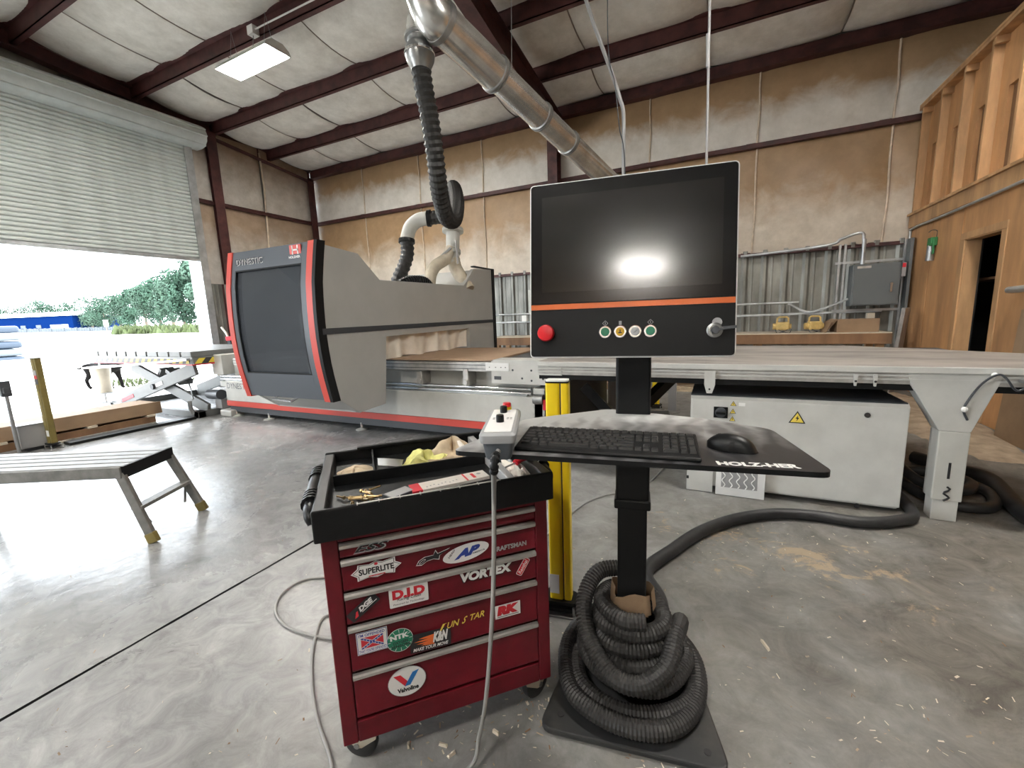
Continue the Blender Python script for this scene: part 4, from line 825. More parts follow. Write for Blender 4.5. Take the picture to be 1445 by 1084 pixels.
B(shell(MB(), -4.41, -3.43, .84, 1.88, .0, .008), 'window_pane', 'glass_dark', cn, smooth=40)
m = MB(); shell(m, -4.402, -4.388, .845, 1.875, -.021, -.012); shell(m, -3.452, -3.44, .845, 1.875, -.021, -.012); shell(m, -4.40, -3.44, .845, .858, -.021, -.012); shell(m, -4.40, -3.44, 1.862, 1.875, -.021, -.012); B(m, 'window_gasket', 'black', cn)
m = MB(); m.text('DYNESTIC', (-4.376, fy(1.93)-.024, 1.921), (1, 0, 0), Zv, .40, .06, 0, 0, .02); m.mi = 1; m.text('DYNESTIC', (-4.38, fy(1.93)-.028, 1.925), (1, 0, 0), Zv, .40, .06, 0, 0, .0); B(m, 'door_lettering', ['white', 'ink'], cn)
yy = fy(2.0)-.028
m = MB(); m.box(-3.60, -3.45, yy, yy+.01, 1.955, 2.045); m.mi = 1; m.box(-3.567, -3.553, yy-.002, yy, 1.96, 2.04); m.box(-3.497, -3.483, yy-.002, yy, 1.96, 2.04); m.box(-3.567, -3.483, yy-.002, yy, 1.993, 2.007); m.text('HOLZHER', (-3.60, fy(1.92)-.024, 1.925), (1, 0, 0), Zv, .15, .022, 0, 0, .03)
B(m, 'emblem', ['red_stripe', 'white'], cn)
B(MB().tube([(-4.05, 2.86, .615), (-4.06, 2.78, .585), (-3.78, 2.78, .575), (-3.77, 2.86, .605)], .012, 8), 'door_handle', 'chrome', cn, smooth=40)
# inside the hood: gantry beam and spindle head
m = MB(); m.box(-4.2, -3.9, 3.3, 5.9, 1.15, 1.45); B(m, 'gantry_beam', 'grey_white', cn, bevel=.01)
m = MB(); m.box(-4.0, -3.7, 3.75, 4.1, 1.05, 1.58); m.cyl((-3.8, 3.9, .95), (-3.8, 3.9, 1.1), .07, 16); B(m, 'spindle_head', 'steel', cn, bevel=.01)
# cloth curtain hanging in the table opening
def curt(a, b):
    yy_ = 3.56+1.80*a; z = 1.17-.26*b
    return (PX-.055+.018*sin(a*47)+.012*sin(a*21+1)-.02*b+.03*b*sin(a*33+2), yy_, z-.01*sin(a*19)*b)
B(MB().grid(80, 8, curt), 'dust_curtain', 'cloth', cn, smooth=70)
m = MB(); m.box(-4.2, -3.95, 4.0, 4.3, 1.62, 1.80); m.mi = 1; m.lathe([(.07, 0), (.07, .22)], (-3.7, 4.55, 1.75), (0, 1, 0), 16); B(m, 'motor_box', ['grey_white', 'charcoal'], cn)
m = MB(); corr(m, spline([(-3.75, 4.35, 1.62), (-3.7, 4.5, 1.80), (-3.65, 4.9, 1.83), (-3.7, 5.15, 1.62)], 10), .07, .04, .12); B(m, 'cable_chain', 'black', cn)
# spoil board on the bed
p1, p2 = onZ(690, 509, .90), onZ(748, 488.5, .90)
poly = [(-3.9, BY-.03), (p1.x, BY-.03), (p1.x-.05, 5.26), (-3.9, 5.26)]
o = MB().prism(poly, flat, .883, .902).build('spoil_board', 'mdf', bevel=.002); tag(o, 'brown fibreboard sheet lying on the router bed', 'board')

# ================================================================ outfeed table
of = thing('outfeed_table', 'long grey outfeed table with dusty top and flared steel legs', 'table', (.3, 4.1, 0))
TZ = .945; TY = 3.30
dk = [(-1.36, TY), (2.02, TY), (2.10, 4.02), (1.05, 4.92), (-1.36, 4.92)]
B(MB().prism(dk, flat, TZ-.018, TZ), 'table_top', 'dusty_top', of)
m = MB(); m.box(-1.36, 2.0, TY-.005, TY+.05, TZ-.04, TZ-.001); B(m, 'front_edge', 'grey_white', of, bevel=.004)
B(MB().box(-1.36, 1.9, TY+.015, TY+.10, .835, .905), 'front_rail', 'alu', of)
m = MB()
for z in (.858, .882): m.box(-1.36, 1.9, TY+.008, TY+.016, z, z+.010)
B(m, 'rail_lip', 'grey_white', of)
B(MB().box(-1.36, 1.9, TY+.03, TY+.10, .795, .833), 'belt_edge', 'black', of)
B(MB().box(-1.36, 1.7, TY+.10, 4.9, .80, .925), 'deck_frame', 'charcoal', of)
m = MB()
for k in range(4): m.box(-1.36+.0, -1.15, TY+.0, TY+.02, .83+.026*k, .842+.026*k)
B(m, 'rail_end', 'grey_white', of)
for px_ in (1002, 1208, 1236):
    q = onY(px_, 525, TY); w_ = .07 if px_ == 1002 else .02; zb = .735 if px_ == 1002 else .82
    m = MB().prism([(q.x-w_/2, .895), (q.x+w_/2, .895), (q.x+w_/2, zb+.06), (q.x+w_/4, zb), (q.x-w_/4, zb), (q.x-w_/2, zb+.06)], fr, TY-.012, TY+.006); m.mi = 1; m.cyl((q.x, TY-.014, zb+.03), (q.x, TY-.011, zb+.03), .007, 8)
    B(m, 'stop_plate', ['grey_white', 'ink'], of)
def leg(x0, yc, flip=1):
    pl_ = [(-.17, .93), (.24, .91), (.24, .86), (.145, .56), (.005, .56), (-.15, .84)]
    m = MB().prism(pl_, lambda a, b, t: (x0+a*flip, t, b), yc-.05, yc+.07); B(m, 'leg_flare', 'grey_white', of, bevel=.006)
    m = MB().box(x0+(.005 if flip > 0 else -.145), x0+(.145 if flip > 0 else -.005), yc-.05, yc+.07, .13, .56); B(m, 'leg', 'grey_light', of, bevel=.006)
    m = MB().box(x0+(.015 if flip > 0 else -.135), x0+(.135 if flip > 0 else -.015), yc-.04, yc+.06, 0, .135); B(m, 'leg_foot', 'grey_white', of, bevel=.004)
leg(1.20, 3.36); leg(1.20, 4.75); leg(-.95, 4.75, -1)
m = MB(); m.box(1.265, 1.277, 3.308, 3.311, .27, .37); m.tube([(1.27+.014*sin(i*1.3), 3.305, .22-.011*i) for i in range(9)], .006, 6); B(m, 'height_pin', 'ink', of)
m = MB(); m.tube(spline([onY(1365, 593, 3.30), onY(1360, 578, 3.29), onY(1370, 560, 3.28), onY(1388, 540, 3.27), onY(1408, 529, 3.26), onY(1420, 534, 3.26), onY(1434, 551, 3.26), onY(1450, 547, 3.26)], 8), .006, 6); B(m, 'sensor_cable', 'charcoal', of, smooth=60)
m = MB()
for a, b in ((1404, 530), (1361, 578)): q = onY(a, b, 3.28); m.ball(q, .016, 8, 6)
B(m, 'cable_clip', 'white', of)
m = MB(); m.box(1.62, 2.0, 3.24, 3.32, .83, .90); m.box(1.50, 1.68, 3.25, 3.30, .865, .885); m.cyl((1.72, 3.23, .80), (1.72, 3.33, .80), .03, 14); B(m, 'sensor_bracket', 'steel', of, bevel=.004)
m = MB(); m.bar((-.95, 3.5, .12), (-.3, 4.9, .75), .08, .1); m.bar((-1.05, 3.6, .7), (-.5, 3.7, .1), .06, .08); m.box(-1.3, -1.15, 3.5, 4.9, .05, .75); B(m, 'brace', 'black', of)

# ================================================================ electrical cabinet under it
ec = thing('control_cabinet', 'low light grey electrical cabinet with warning triangles under the outfeed table', 'cabinet', (.45, 3.6, 0))
FY = 3.32
B(MB().box(-.165, 1.06, FY+.012, 3.92, .03, .70), 'carcass', 'grey_white', ec, bevel=.006)
B(MB().box(-.165, 1.06, FY+.02, 3.92, .70, .715), 'top_plate', 'charcoal', ec)  # dark colour stands in for the shade under the outfeed table
B(MB().box(-.155, 1.065, FY-.008, FY+.012, .045, .690), 'door', 'grey_white', ec, bevel=.006)
B(MB().prism([(FY-.006, .690), (FY+.03, .715), (FY+.03, .690)], lambda a, b, t: (t, a, b), -.165, 1.065), 'drip_edge', 'grey_white', ec)
for xx in (-.1, 1.0): B(MB().box(xx-.06, xx+.06, 3.4, 3.85, 0, .03), 'plinth', 'charcoal', ec)
def tri(m, cx__, cz, s, y):     # warning triangle with flash
    m.mi = 0; m.prism([(cx__-s, cz-s*.75), (cx__+s, cz-s*.75), (cx__, cz+s)], fr, y-.001, y); m.mi = 1
    m.prism([(cx__-s*.78, cz-s*.62), (cx__+s*.78, cz-s*.62), (cx__, cz+s*.74)], fr, y-.0018, y-.001); m.mi = 0
    m.prism([(cx__+s*.12, cz+s*.4), (cx__-s*.2, cz-s*.1), (cx__+.0, cz-s*.1), (cx__-s*.1, cz-s*.5), (cx__+s*.24, cz+s*.05), (cx__+s*.04, cz+s*.05)], fr, y-.0026, y-.0018)
q = onY(1125, 590, FY-.01); m = MB(); tri(m, q.x, q.z, .048, FY-.009); B(m, 'warning_sign', ['ink', 's_yellow'], ec)
for k in range(3): q = onY(1035-k*.8, 570+10.7*k, FY-.01); m = MB(); tri(m, q.x, q.z, .02, FY-.009); B(m, 'warning_sign', ['ink', 's_yellow'], ec)
q = onY(1047, 571, FY-.01); m = MB().box(q.x-.02, q.x+.02, FY-.010, FY-.008, q.z-.012, q.z+.012); B(m, 'rating_plate', 'white', ec)
q = onY(1017, 582, FY-.01); m = MB(); m.box(q.x-.045, q.x+.045, FY-.014, FY-.008, q.z-.04, q.z+.04); m.mi = 1; m.lathe([(.036, 0), (.036, .012), (.03, .014)], (q.x, FY-.014, q.z), (0, -1, 0), 24); m.mi = 0; m.box(q.x-.03, q.x+.03, FY-.048, FY-.028, q.z-.008, q.z+.008); B(m, 'main_switch', ['black', 'charcoal'], ec)
m = MB()
for a, b in ((1224, 586), (1209, 714)):
    q = onY(a, b, FY-.01); m2 = MB().cyl((q.x, FY-.013, q.z), (q.x, FY-.007, q.z), .016, 14); B(m2, 'door_lock', 'ink', ec, smooth=40)
gx0, gx1, gz0, gz1 = .02, .325, .005, .235
m = MB(); m.box(gx0, gx1, FY-.065, FY-.008, gz0, gz1); m.mi = 1; m.box(gx0+.035, gx1-.045, FY-.067, FY-.064, gz0+.06, gz1+.005)
m.mi = 0
for k in range(5):
    xx = gx0+.05+.046*k
    m.tube([(xx+.010*sin(i*.9), FY-.068, gz0+.062+.0095*i) for i in range(18)], .004, 5)
B(m, 'filter_grille', ['white', 's_grey'], ec)
m = MB(); m.box(-.175, gx0-.02, FY-.05, FY-.008, 0.005, .225); m.mi = 1; m.box(-.177, -.160, FY-.052, FY-.04, .09, .115); B(m, 'filter_box', ['grey_white', 'ink'], ec, bevel=.003)

# ================================================================ scissor lift table at the door
lf = thing('lift_table', 'scissor lift table with white slatted top and yellow-black hazard band', 'lift table', (-8.3, 4.25, 0))
LY0, LY1 = 3.5, 5.05
ed = [-9.85+.31*i for i in range(11)]; ed[-1] = -6.78
for a, b in zip(ed, ed[1:]):
    B(MB().box(a+.035, b-.004, LY0, LY1, .912, .992), 'deck_slat', 'lift_grey', lf, bevel=.006)
B(MB().box(-9.83, -6.80, LY0+.015, LY1-.01, .88, .97), 'deck_frame', 's_grey', lf)
m = MB(); m.box(-9.83, -6.78, LY0+.02, LY1-.02, .81, .895)
def hazard(m, p, q, z0, z1, n, off):
    p = Vector(p); q = Vector(q); d = (q-p); sk = .35
    for i in range(n):
        for c, t0, t1 in ((1, i/n, (i+.5)/n), (2, (i+.5)/n, (i+1)/n)):
            m.mi = c; a, b = p+d*t0, p+d*t1; e = d/n*sk
            if i == n-1 and c == 2: e = e*0
            m.poly([(a.x+off.x, a.y+off.y, z0), (b.x+off.x, b.y+off.y, z0), (b.x+e.x+off.x, b.y+e.y+off.y, z1), (a.x+e.x+off.x, a.y+e.y+off.y, z1)])
hazard(m, (-9.80, LY0+.02, 0), (-6.80, LY0+.02, 0), .815, .89, 17, Vector((0, -.004, 0))); hazard(m, (-6.78, LY0+.03, 0), (-6.78, LY1-.05, 0), .815, .89, 8, Vector((.004, 0, 0)))
B(m, 'hazard_band', ['lift_grey', 'hazard_y', 'hazard_k'], lf)
m = MB(); m.box(-9.80, -6.8, LY0+.01, LY0+.05, .79, .809); m.box(-6.83, -6.775, LY0+.02, LY1-.05, .79, .809); B(m, 'safety_frame', 's_red', lf)
for k, yc in enumerate((LY0+.14, LY1-.18)):
    m = MB().bar((-9.35, yc, .11), (-6.98, yc, .73), .05, .19); B(m, 'scissor_arm', 'lift_grey', lf, bevel=.008)
    m = MB().bar((-8.95, yc+.07, .72), (-6.92, yc+.07, .10), .05, .17); B(m, 'scissor_arm', 'lift_grey', lf, bevel=.008)
yc = LY0+.113; D_ = Vector((2.37, 0, .62)).normalized()
m = MB(); m.obox(Vector((-9.35, yc-.002, .11))+D_*.28, (.40, .006, .06), D_, (0, -1, 0)) if False else m.bar(Vector((-9.35, yc-.001, .11))+D_*.08, Vector((-9.35, yc-.001, .11))+D_*.50, .006, .055); B(m, 'warning_label', 's_red', lf)
m = MB(); m.bar(Vector((-9.35, yc-.001, .11))+D_*1.28, Vector((-9.35, yc-.001, .11))+D_*1.50, .006, .06); B(m, 'maker_label', 'white', lf)
m = MB(); m.lathe([(.045, 0), (.045, .03)], (-8.18, yc, .415), (0, -1, 0), 18); B(m, 'pivot_pin', 'charcoal', lf, smooth=40)
m = MB(); m.box(-9.5, -6.88, LY0+.03, LY0+.14, 0, .10); m.box(-9.5, -6.88, LY1-.2, LY1-.08, 0, .10); m.box(-7.0, -6.88, LY0+.03, LY1-.1, 0, .10); m.box(-9.5, -9.4, LY0+.03, LY1-.1, 0, .10); B(m, 'base_frame', 'lift_grey', lf, bevel=.006)
m = MB(); m.bar((-8.05, LY0+.35, .66), (-7.7, LY0+.35, .46), .2, .07); m.bar((-8.35, LY0+.35, .50), (-8.2, LY0+.35, .68), .2, .06); B(m, 'lift_cylinder_mount', 's_grey', lf)
m = MB(); m.cyl((-7.10, LY0+.35, .30), (-6.72, LY0+.3, .32), .075, 18); m.mi = 1; m.box(-6.9, -6.75, LY0+.3, LY0+.42, .1, .24); B(m, 'hydraulic_motor', ['charcoal', 's_grey'], lf, smooth=40)
m = MB(); m.tube(spline([(-6.98, LY0+.02, .06), (-7.0, LY0+.0, .16), (-7.0, LY0, .26)], 5), .03, 10); m.tube(spline([(-7.0, LY0+.05, .28), (-7.3, LY0+.2, .36), (-7.6, LY0+.3, .62)], 8), .012, 6); B(m, 'limit_switch', 'steel', lf, smooth=50)
m = MB().bar((-9.6, LY0-.06, .71), (-6.75, LY0-.06, .885), .05, .03); B(m, 'cross_bar', 'steel', lf)

# ================================================================ low working platform (step bench)
SR = atan2(.463, .886)
sb = thing('work_platform', 'low aluminium folding work platform with yellow rubber feet', 'step platform', (-3.945, 1.112, 0), SR)
hl, hw, H_ = .62, .205, .50
for i in range(5):
    y0 = -hw+.082*i
    MB().box(-hl, hl, y0+.006, y0+.076, H_-.018, H_).build('deck_plank', 'bench_alu', sb, bevel=.004)
for s in (-1, 1): MB().box(-hl, hl, s*hw-.012, s*hw+.012, H_-.075, H_-.004).build('side_rail', 'bench_alu', sb, bevel=.004)
for s in (-1, 1): MB().box(s*hl-.012, s*hl+.012, -hw, hw, H_-.08, H_-.002).build('end_cap', 'black_plastic', sb, bevel=.004)
for sx in (-1, 1):
    for sy in (-1, 1):
        a = Vector((sx*(hl-.02), sy*(hw-.01), H_-.05)); b = Vector((sx*(hl+.125), sy*(hw+.02), .055)); c = Vector((sx*(hl+.145), sy*(hw+.024), 0))
        MB().bar(a, b, .028, .055, (sx, 0, .3)).build('leg', 'bench_alu', sb, bevel=.004)
        d_ = (c-a).normalized()
        MB().bar(b-d_*.01, c+Vector((0, 0, .002)), .034, .062, (sx, 0, .3)).build('foot', 'yellow_dull_shaded', sb, bevel=.004)
        r0 = a.lerp(b, .56); MB().bar(r0+Vector((-sx*.0, -sy*.01, -.01)), r0+Vector((-sx*.035+sx*.05, -sy*.06, -.13)), .012, .012).build('brace', 'steel', sb)
    r0 = Vector((sx*(hl-.02), 0, H_-.05)).lerp(Vector((sx*(hl+.125), 0, .055)), .56)
    MB().box(r0.x-.035, r0.x+.035, -hw-.015, hw+.015, r0.z-.012, r0.z+.012).build('step', 'bench_alu', sb, bevel=.004)

# ================================================================ light-barrier posts and things on the floor by the door
def barrier(loc, rz, h, label, mk='yellow', grp=None):
    t = thing('barrier_post', label, 'post', loc, rz, grp)
    MB().prism(rpoly([(-.048, -.03), (.012, -.03), (.012, .03), (-.048, .03)], .012), flat, .05, h).build('post_profile', mk, t, smooth=40)
    MB().prism(rpoly([(.016, -.028), (.048, -.028), (.048, .028), (.016, .028)], .010), flat, .05, h).build('post_profile', mk, t, smooth=40)
    MB().box(.010, .018, -.022, .022, .05, h-.003).build('slot', 'charcoal', t)
    MB().prism(rpoly([(-.049, -.031), (.049, -.031), (.049, .031), (-.049, .031)], .014), flat, h, h+.006).build('end_cap', 'black', t)
    MB().prism(rpoly([(-.046, -.028), (.046, -.028), (.046, .028), (-.046, .028)], .014), flat, h+.006, h+.012).build('cap_plate', 'white', t)
    MB().box(-.075, .075, -.06, .06, 0, .010).build('foot_plate', 'steel', t, bevel=.003)
    for zz in (.022, .055): MB().prism(rpoly([(-.07, -.05), (.075, -.045), (.085, -.01), (.06, .045), (-.07, .05)], .02), flat, zz, zz+.016).build('foot_clamp', 'black', t)
    for a, b in ((-.06, -.045), (.06, -.045), (.06, .045), (-.06, .045)): MB().cyl((a, b, .01), (a, b, .05), .006, 8).build('anchor_bolt', 'steel', t)
    return t
t = barrier((-.598, 1.665, 0), .16, 1.05, 'bright yellow safety barrier post standing behind the red tool cart')
MB().box(-.046, -.005, -.0315, -.030, .10, .19).build('label_plate', 'white', t)
m = MB(); m.tube(spline([(.07, -.03, .03), (.12, -.06, .06), (.16, -.10, .05), (.2, -.13, .03)], 6), .004, 6); m.build('pull_cord', 's_red', t, smooth=60)
t = barrier((-6.94, 2.0, 0), .1, 1.05, 'yellow barrier post with painted-in shade by the roll-up door beside the grey box', 'yellow_dull_shaded')
for z0, z1, mk in ((.86, .92, 's_grey'), (.82, .86, 'estop'), (.76, .82, 'charcoal'), (.15, .22, 'white')): MB().box(-.02, .03, -.0315, -.030, z0, z1).build('label_plate', mk, t)
barrier((-.74, 6.0, 0), .1, .95, 'yellow barrier post far back beneath the outfeed table')
t = thing('support_post', 'grey steel post beside the far yellow barrier post', 'post', (-.52, 5.90, 0)); MB().box(-.05, .05, -.03, .03, .01, .82).build('post_profile', 's_grey', t, bevel=.004); MB().box(-.1, .1, -.08, .08, 0, .01).build('foot_plate', 'steel', t)
t = thing('sensor_stand', 'thin metal sensor stand with a dark cross head near the door', 'stand', (-7.0, 1.74, 0))
MB().box(-.07, .07, -.07, .07, 0, .012).build('foot_plate', 'steel', t); MB().cyl((0, 0, .01), (0, 0, .70), .016, 10).build('pole', 'steel', t, smooth=40); m = MB(); m.box(-.07, .07, -.03, .03, .70, .76); m.box(-.03, .03, -.04, .04, .66, .83); m.build('sensor_head', 'charcoal', t, bevel=.006)
t = thing('junction_box', 'small grey box on the floor between the sensor stand and shaded yellow post', 'box', (-7.12, 1.88, 0)); MB().box(-.09, .09, -.11, .11, .04, .30).build('body', 's_grey', t, bevel=.008); MB().box(-.1, .1, -.12, .12, .30, .312).build('lid', 's_grey', t, bevel=.004); MB().box(-.05, .05, -.08, .08, 0, .04).build('foot', 'charcoal', t)
cbx = thing('cardboard_box', 'long flat cardboard carton lying on a pallet by the door', 'box', (-7.62, 2.1, 0))
m = MB(); m.box(-.25, .25, -1.25, 1.17, .115, .275); m.build('carton', 'card', cbx, bevel=.006); MB().prism([(.25, .114), (.27, .114), (.262, .28), (.25, .28)], lambda a, b, t: (a, t, b), -1.25, 1.2).build('flap', 'card', cbx)
pt = thing('pallet', 'low wooden pallet under the long cardboard carton', 'pallet', (-7.62, 2.1, 0))
for yy in (-1.2, -.4, .4, 1.05): MB().box(-.3, .3, yy-.05, yy+.05, .085, .11).build('board', 'beige', pt)
for xx in (-.25, 0, .25):
    MB().box(xx-.03, xx+.03, -1.25, 1.1, 0, .085).build('runner', 'ply_dark', pt)
m = MB(); m.add([(a, b, c) for b, c, d in ((2.12, 0, 0), (3.50, 0, 0)) for a in (-7.06, -6.88) for c in (0, .035)], [(0, 1, 3, 2), (4, 6, 7, 5), (0, 2, 6, 4), (1, 5, 7, 3), (2, 3, 7, 6), (0, 4, 5, 1)])
o = m.build('cable_cover', 'black', bevel=.006); tag(o, 'black floor cable cover running from the router to the door side', 'cable cover')
m = MB(); random.seed(11)
t = thing('wood_offcuts', 'thin wooden offcut sticks on the floor by the pallet', 'wood', (-7.2, 2.5, 0)) if False else None
for k in range(4):
    o = MB().box(-.3, .3, -.02, .02, 0, .015).build('wood_stick', 'beige'); o.location = (-7.13+.02*k, 2.3+.17*k, 0); o.rotation_euler = (0, 0, 1.1+.25*k); tag(o, 'thin wooden stick lying on the floor beside the pallet', 'stick', 'offcut sticks beside the pallet')
# ================================================================ dust extraction: duct, hoses
du = thing('extraction_duct', 'silver round dust extraction duct hung below the roof', 'duct', (-2.4, 4.0, 4.4))
A0, A1 = at(622, 32, 3.80), at(842, 239, 6.0); dd = (A1-A0).normalized()
wallhit = A0 + dd*((YB+.05-A0.y)/dd.y); L_ = (wallhit-A0).length; RD = .165
cuts = [0, (at(700, 106, 4.36)-A0).length, (at(765, 166, 4.95)-A0).length, (at(803, 203, 5.42)-A0).length, (at(842, 239, 6.0)-A0).length+.5, L_]
for i, (a, b) in enumerate(zip(cuts, cuts[1:])):
    r_ = (RD, RD-.018, RD-.026, RD-.028, RD-.032)[i]
    B(MB().tube([A0+dd*a, A0+dd*b], r_, 32), 'duct_section', 'duct', du, smooth=40)
    p = A0+dd*b
    if i < 4:
        prof = [(r_+.002, -.03), (r_+.014, -.024), (r_+.016, -.004), (r_+.006, 0), (r_+.016, .004), (r_+.014, .024), (r_+.002, .03)]
        B(MB().lathe(prof, p, dd, 32), 'clamp_ring', 'steel', du, smooth=40)
B(MB().lathe([(.22, -.03), (.22, -.01), (RD-.01, -.01), (RD-.01, -.03)], wallhit-Vector((0, .05, 0)), (0, 1, 0), 28), 'wall_flange', 'galv', du)
bend = spline([A0+dd*.02, A0-dd*.10, at(592, -22, 3.66), at(560, -60, 3.72), at(540, -130, 3.9)], 8)
B(MB().tube(bend, RD, 32), 'bend', 'duct', du, smooth=50)
B(MB().lathe([(RD+.002, -.03), (RD+.016, -.026), (RD+.016, .026), (RD+.002, .03)], A0, dd, 32), 'clamp_ring', 'steel', du, smooth=40)
up_ = bend[-1]; B(MB().tube([up_, up_+(up_-bend[-3]).normalized()*.9], RD, 28), 'duct_section', 'duct', du, smooth=40)
br = spline([at(612, -6, 3.9), at(600, 12, 3.93), at(592, 34, 3.95), at(591, 56, 3.97)], 8)
B(MB().tube(br, .115, 24), 'branch_elbow', 'duct', du, smooth=50)
e1 = at(591, 56, 3.97); e2 = at(594, 98, 4.0); ax = (e2-e1).normalized(); ln = (e2-e1).length
B(MB().lathe([(.12, -.035), (.13, -.03), (.13, -.005), (.105, 0), (.10, ln*.12), (.118, ln*.25), (.132, ln*.45), (.136, ln*.55), (.128, ln*.72), (.105, ln*.9), (.092, ln), (.088, ln*1.05)], e1, ax, 28), 'ball_joint', 'steel', du, smooth=60)
B(MB().ball(at(592, 77, 3.98), .135, 28, 16), 'ball_joint', 'steel', du, smooth=60)
B(MB().lathe([(.134, -.014), (.142, -.010), (.142, .010), (.134, .014)], at(592, 77, 3.98), ax, 28), 'joint_band', 'chrome', du, smooth=40)
B(MB().tube([A0+dd*1.0+Vector((0, 0, .1)), A0+dd*1.0+Vector((.05, 0, 1.75))], .004, 5), 'hanger_wire', 'steel', du)
# flexible hose from the ball joint to the router
fh = thing('extraction_hose', 'thick black ribbed hose looping from the duct down to the router hood', 'hose', (-2.9, 4.5, 2.0))
hp_ = [at(594, 97, 4.0), at(599, 130, 4.06), at(606, 165, 4.13), at(612, 205, 4.22), at(617, 245, 4.36), at(622, 280, 4.6), at(630, 307, 4.9), at(641, 310, 5.2), at(645, 288, 5.5), at(642, 268, 5.8), at(638, 266, 6.05), at(637, 285, 6.2), at(638, 312, 6.25)]
m = MB(); corr(m, spline(hp_, 14), .096, .06, .16, 16); B(m, 'ribbed_hose', 'hose_corr', fh, smooth=None)
# branch fitting above the hood
bf = thing('branch_fitting', 'grey plastic branch pipe splitting the hose above the router hood', 'pipe fitting', (-3.6, 5.4, 1.8))
f0, f1 = at(639, 322, 6.25), at(639, 372, 6.25); ax = (f1-f0).normalized(); ln = (f1-f0).length
B(MB().lathe([(.10, 0), (.155, .012), (.155, .06), (.10, .072), (.098, ln*.6), (.115, ln*.62), (.115, ln*.72), (.098, ln*.74), (.09, ln)], f0, ax, 24), 'collar', 'grey_light', bf, smooth=40)
m = MB(); m.tube(spline([at(637, 352, 6.22), at(628, 366, 6.15), at(614, 376, 6.05), at(607, 392, 6.0), at(606, 420, 6.0)], 8), .085, 16); B(m, 'flexible_tube', 'hose_beige', bf, smooth=60)
m = MB(); corr(m, spline([at(640, 365, 6.25), at(643, 378, 6.25), at(651, 392, 6.2), at(662, 410, 6.15)], 8), .095, .05, .06, 16); B(m, 'flexible_tube', 'hose_beige', bf, smooth=60)
m = MB(); m.bar(at(636, 350, 6.1), at(622, 362, 6.1), .03, .03); m.bar(at(643, 340, 6.1), at(646, 372, 6.1), .02, .04); B(m, 'damper_lever', 's_grey', bf)
sh = thing('side_hose', 'grey elbow and black ribbed hose entering the router hood beside the branch', 'hose', (-4.0, 5.3, 1.7))
s_ = spline([at(622, 306, 6.0), at(606, 308, 6.02)], 6); m = MB(); corr(m, s_, .095, .06, .06, 16); B(m, 'ribbed_sleeve', 'hose_corr', sh)
m = MB(); m.tube(spline([at(604, 308, 6.02), at(590, 311, 6.05), at(579, 321, 6.08), at(574, 338, 6.1)], 8), .095, 18); B(m, 'elbow', 'grey_light', sh, smooth=60)
for p, q in ((at(603, 308, 6.02), at(607, 308, 6.02)), (at(574, 338, 6.1), at(574, 343, 6.1))): B(MB().cyl(p, p+(q-p).normalized()*.05, .115, 20), 'hose_clamp', 'black', sh, smooth=40)
m = MB(); corr(m, spline([at(574, 340, 6.1), at(575, 358, 6.1), at(570, 376, 6.1), at(562, 394, 6.1), at(556, 415, 6.1)], 8), .098, .07, .16, 16); B(m, 'ribbed_hose', 'hose_corr', sh)
# ================================================================ ceiling lights
def lamp(loc, rz, label, grp=None, drop=.42):
    t = thing('ceiling_light', label, 'ceiling light', loc, rz, grp); l_, w_ = .585, .20
    m = MB()
    pf = [(-w_, 0), (-w_+.03, .06), (-.08, .12), (.08, .12), (w_-.03, .06), (w_, 0), (w_-.012, 0), (w_-.04, .05), (-w_+.04, .05), (-w_+.012, 0)]
    m.prism(pf, lambda a, b, q: (q, a, b), -l_, l_); m.prism(pf[:6], lambda a, b, q: (q, a, b), l_, l_+.012); m.prism(pf[:6], lambda a, b, q: (q, a, b), -l_-.012, -l_)
    m.build('reflector', 'grey_white', t)
    for k in range(6):
        y_ = -.14+.056*k; MB().cyl((-l_+.02, y_, .022), (l_-.02, y_, .022), .016, 10).build('fluorescent_tube', 'tube_light', t, smooth=40)
    MB().box(-.2, .2, -.06, .06, .12, .16).build('ballast', 'grey_white', t)
    for sx in (-.4, .4):
        m = MB(); m.tube([(sx-.1, 0, .11), (sx, 0, .12+drop), (sx+.1, 0, .11)], .003, 5); m.build('hanger_wire', 'steel', t)
    return t
lamp((-6.27, 4.63, 5.10), radians(-1.5), 'bright fluorescent light fixture hanging by wires from a purlin')
for q in ((1.25, -8.2, 4.72), (-6.3, -1.5, 5.5), (-1.2, -2.8, 5.4), (1.6, 3.0, 5.3)): lamp(q, 0, 'unseen fluorescent light fixture in the hall, most added for fill light', 'hall lights behind the viewer')  # only the first is mirrored in the screen; others are added, unseen fill lights
t = thing('lamp_conduit', 'thin pale conduit with a white box along the purlin over the lit fixture', 'conduit', (-6.4, 4.8, 5.6)); q = zr(4.87)
B(MB().tube([(-6.4, 4.80, q+.05), (-3.2, 4.80, q+.05)], .012, 6), 'pipe', 'white', t); B(MB().box(-6.46, -6.34, 4.75, 4.86, q-.02, q+.10), 'switch_box', 'white', t); B(MB().tube([(-6.4, 4.8, q-.02), (-6.38, 4.76, 5.4), (-6.3, 4.68, 5.26)], .006, 5), 'lead', 'cable_grey', t)
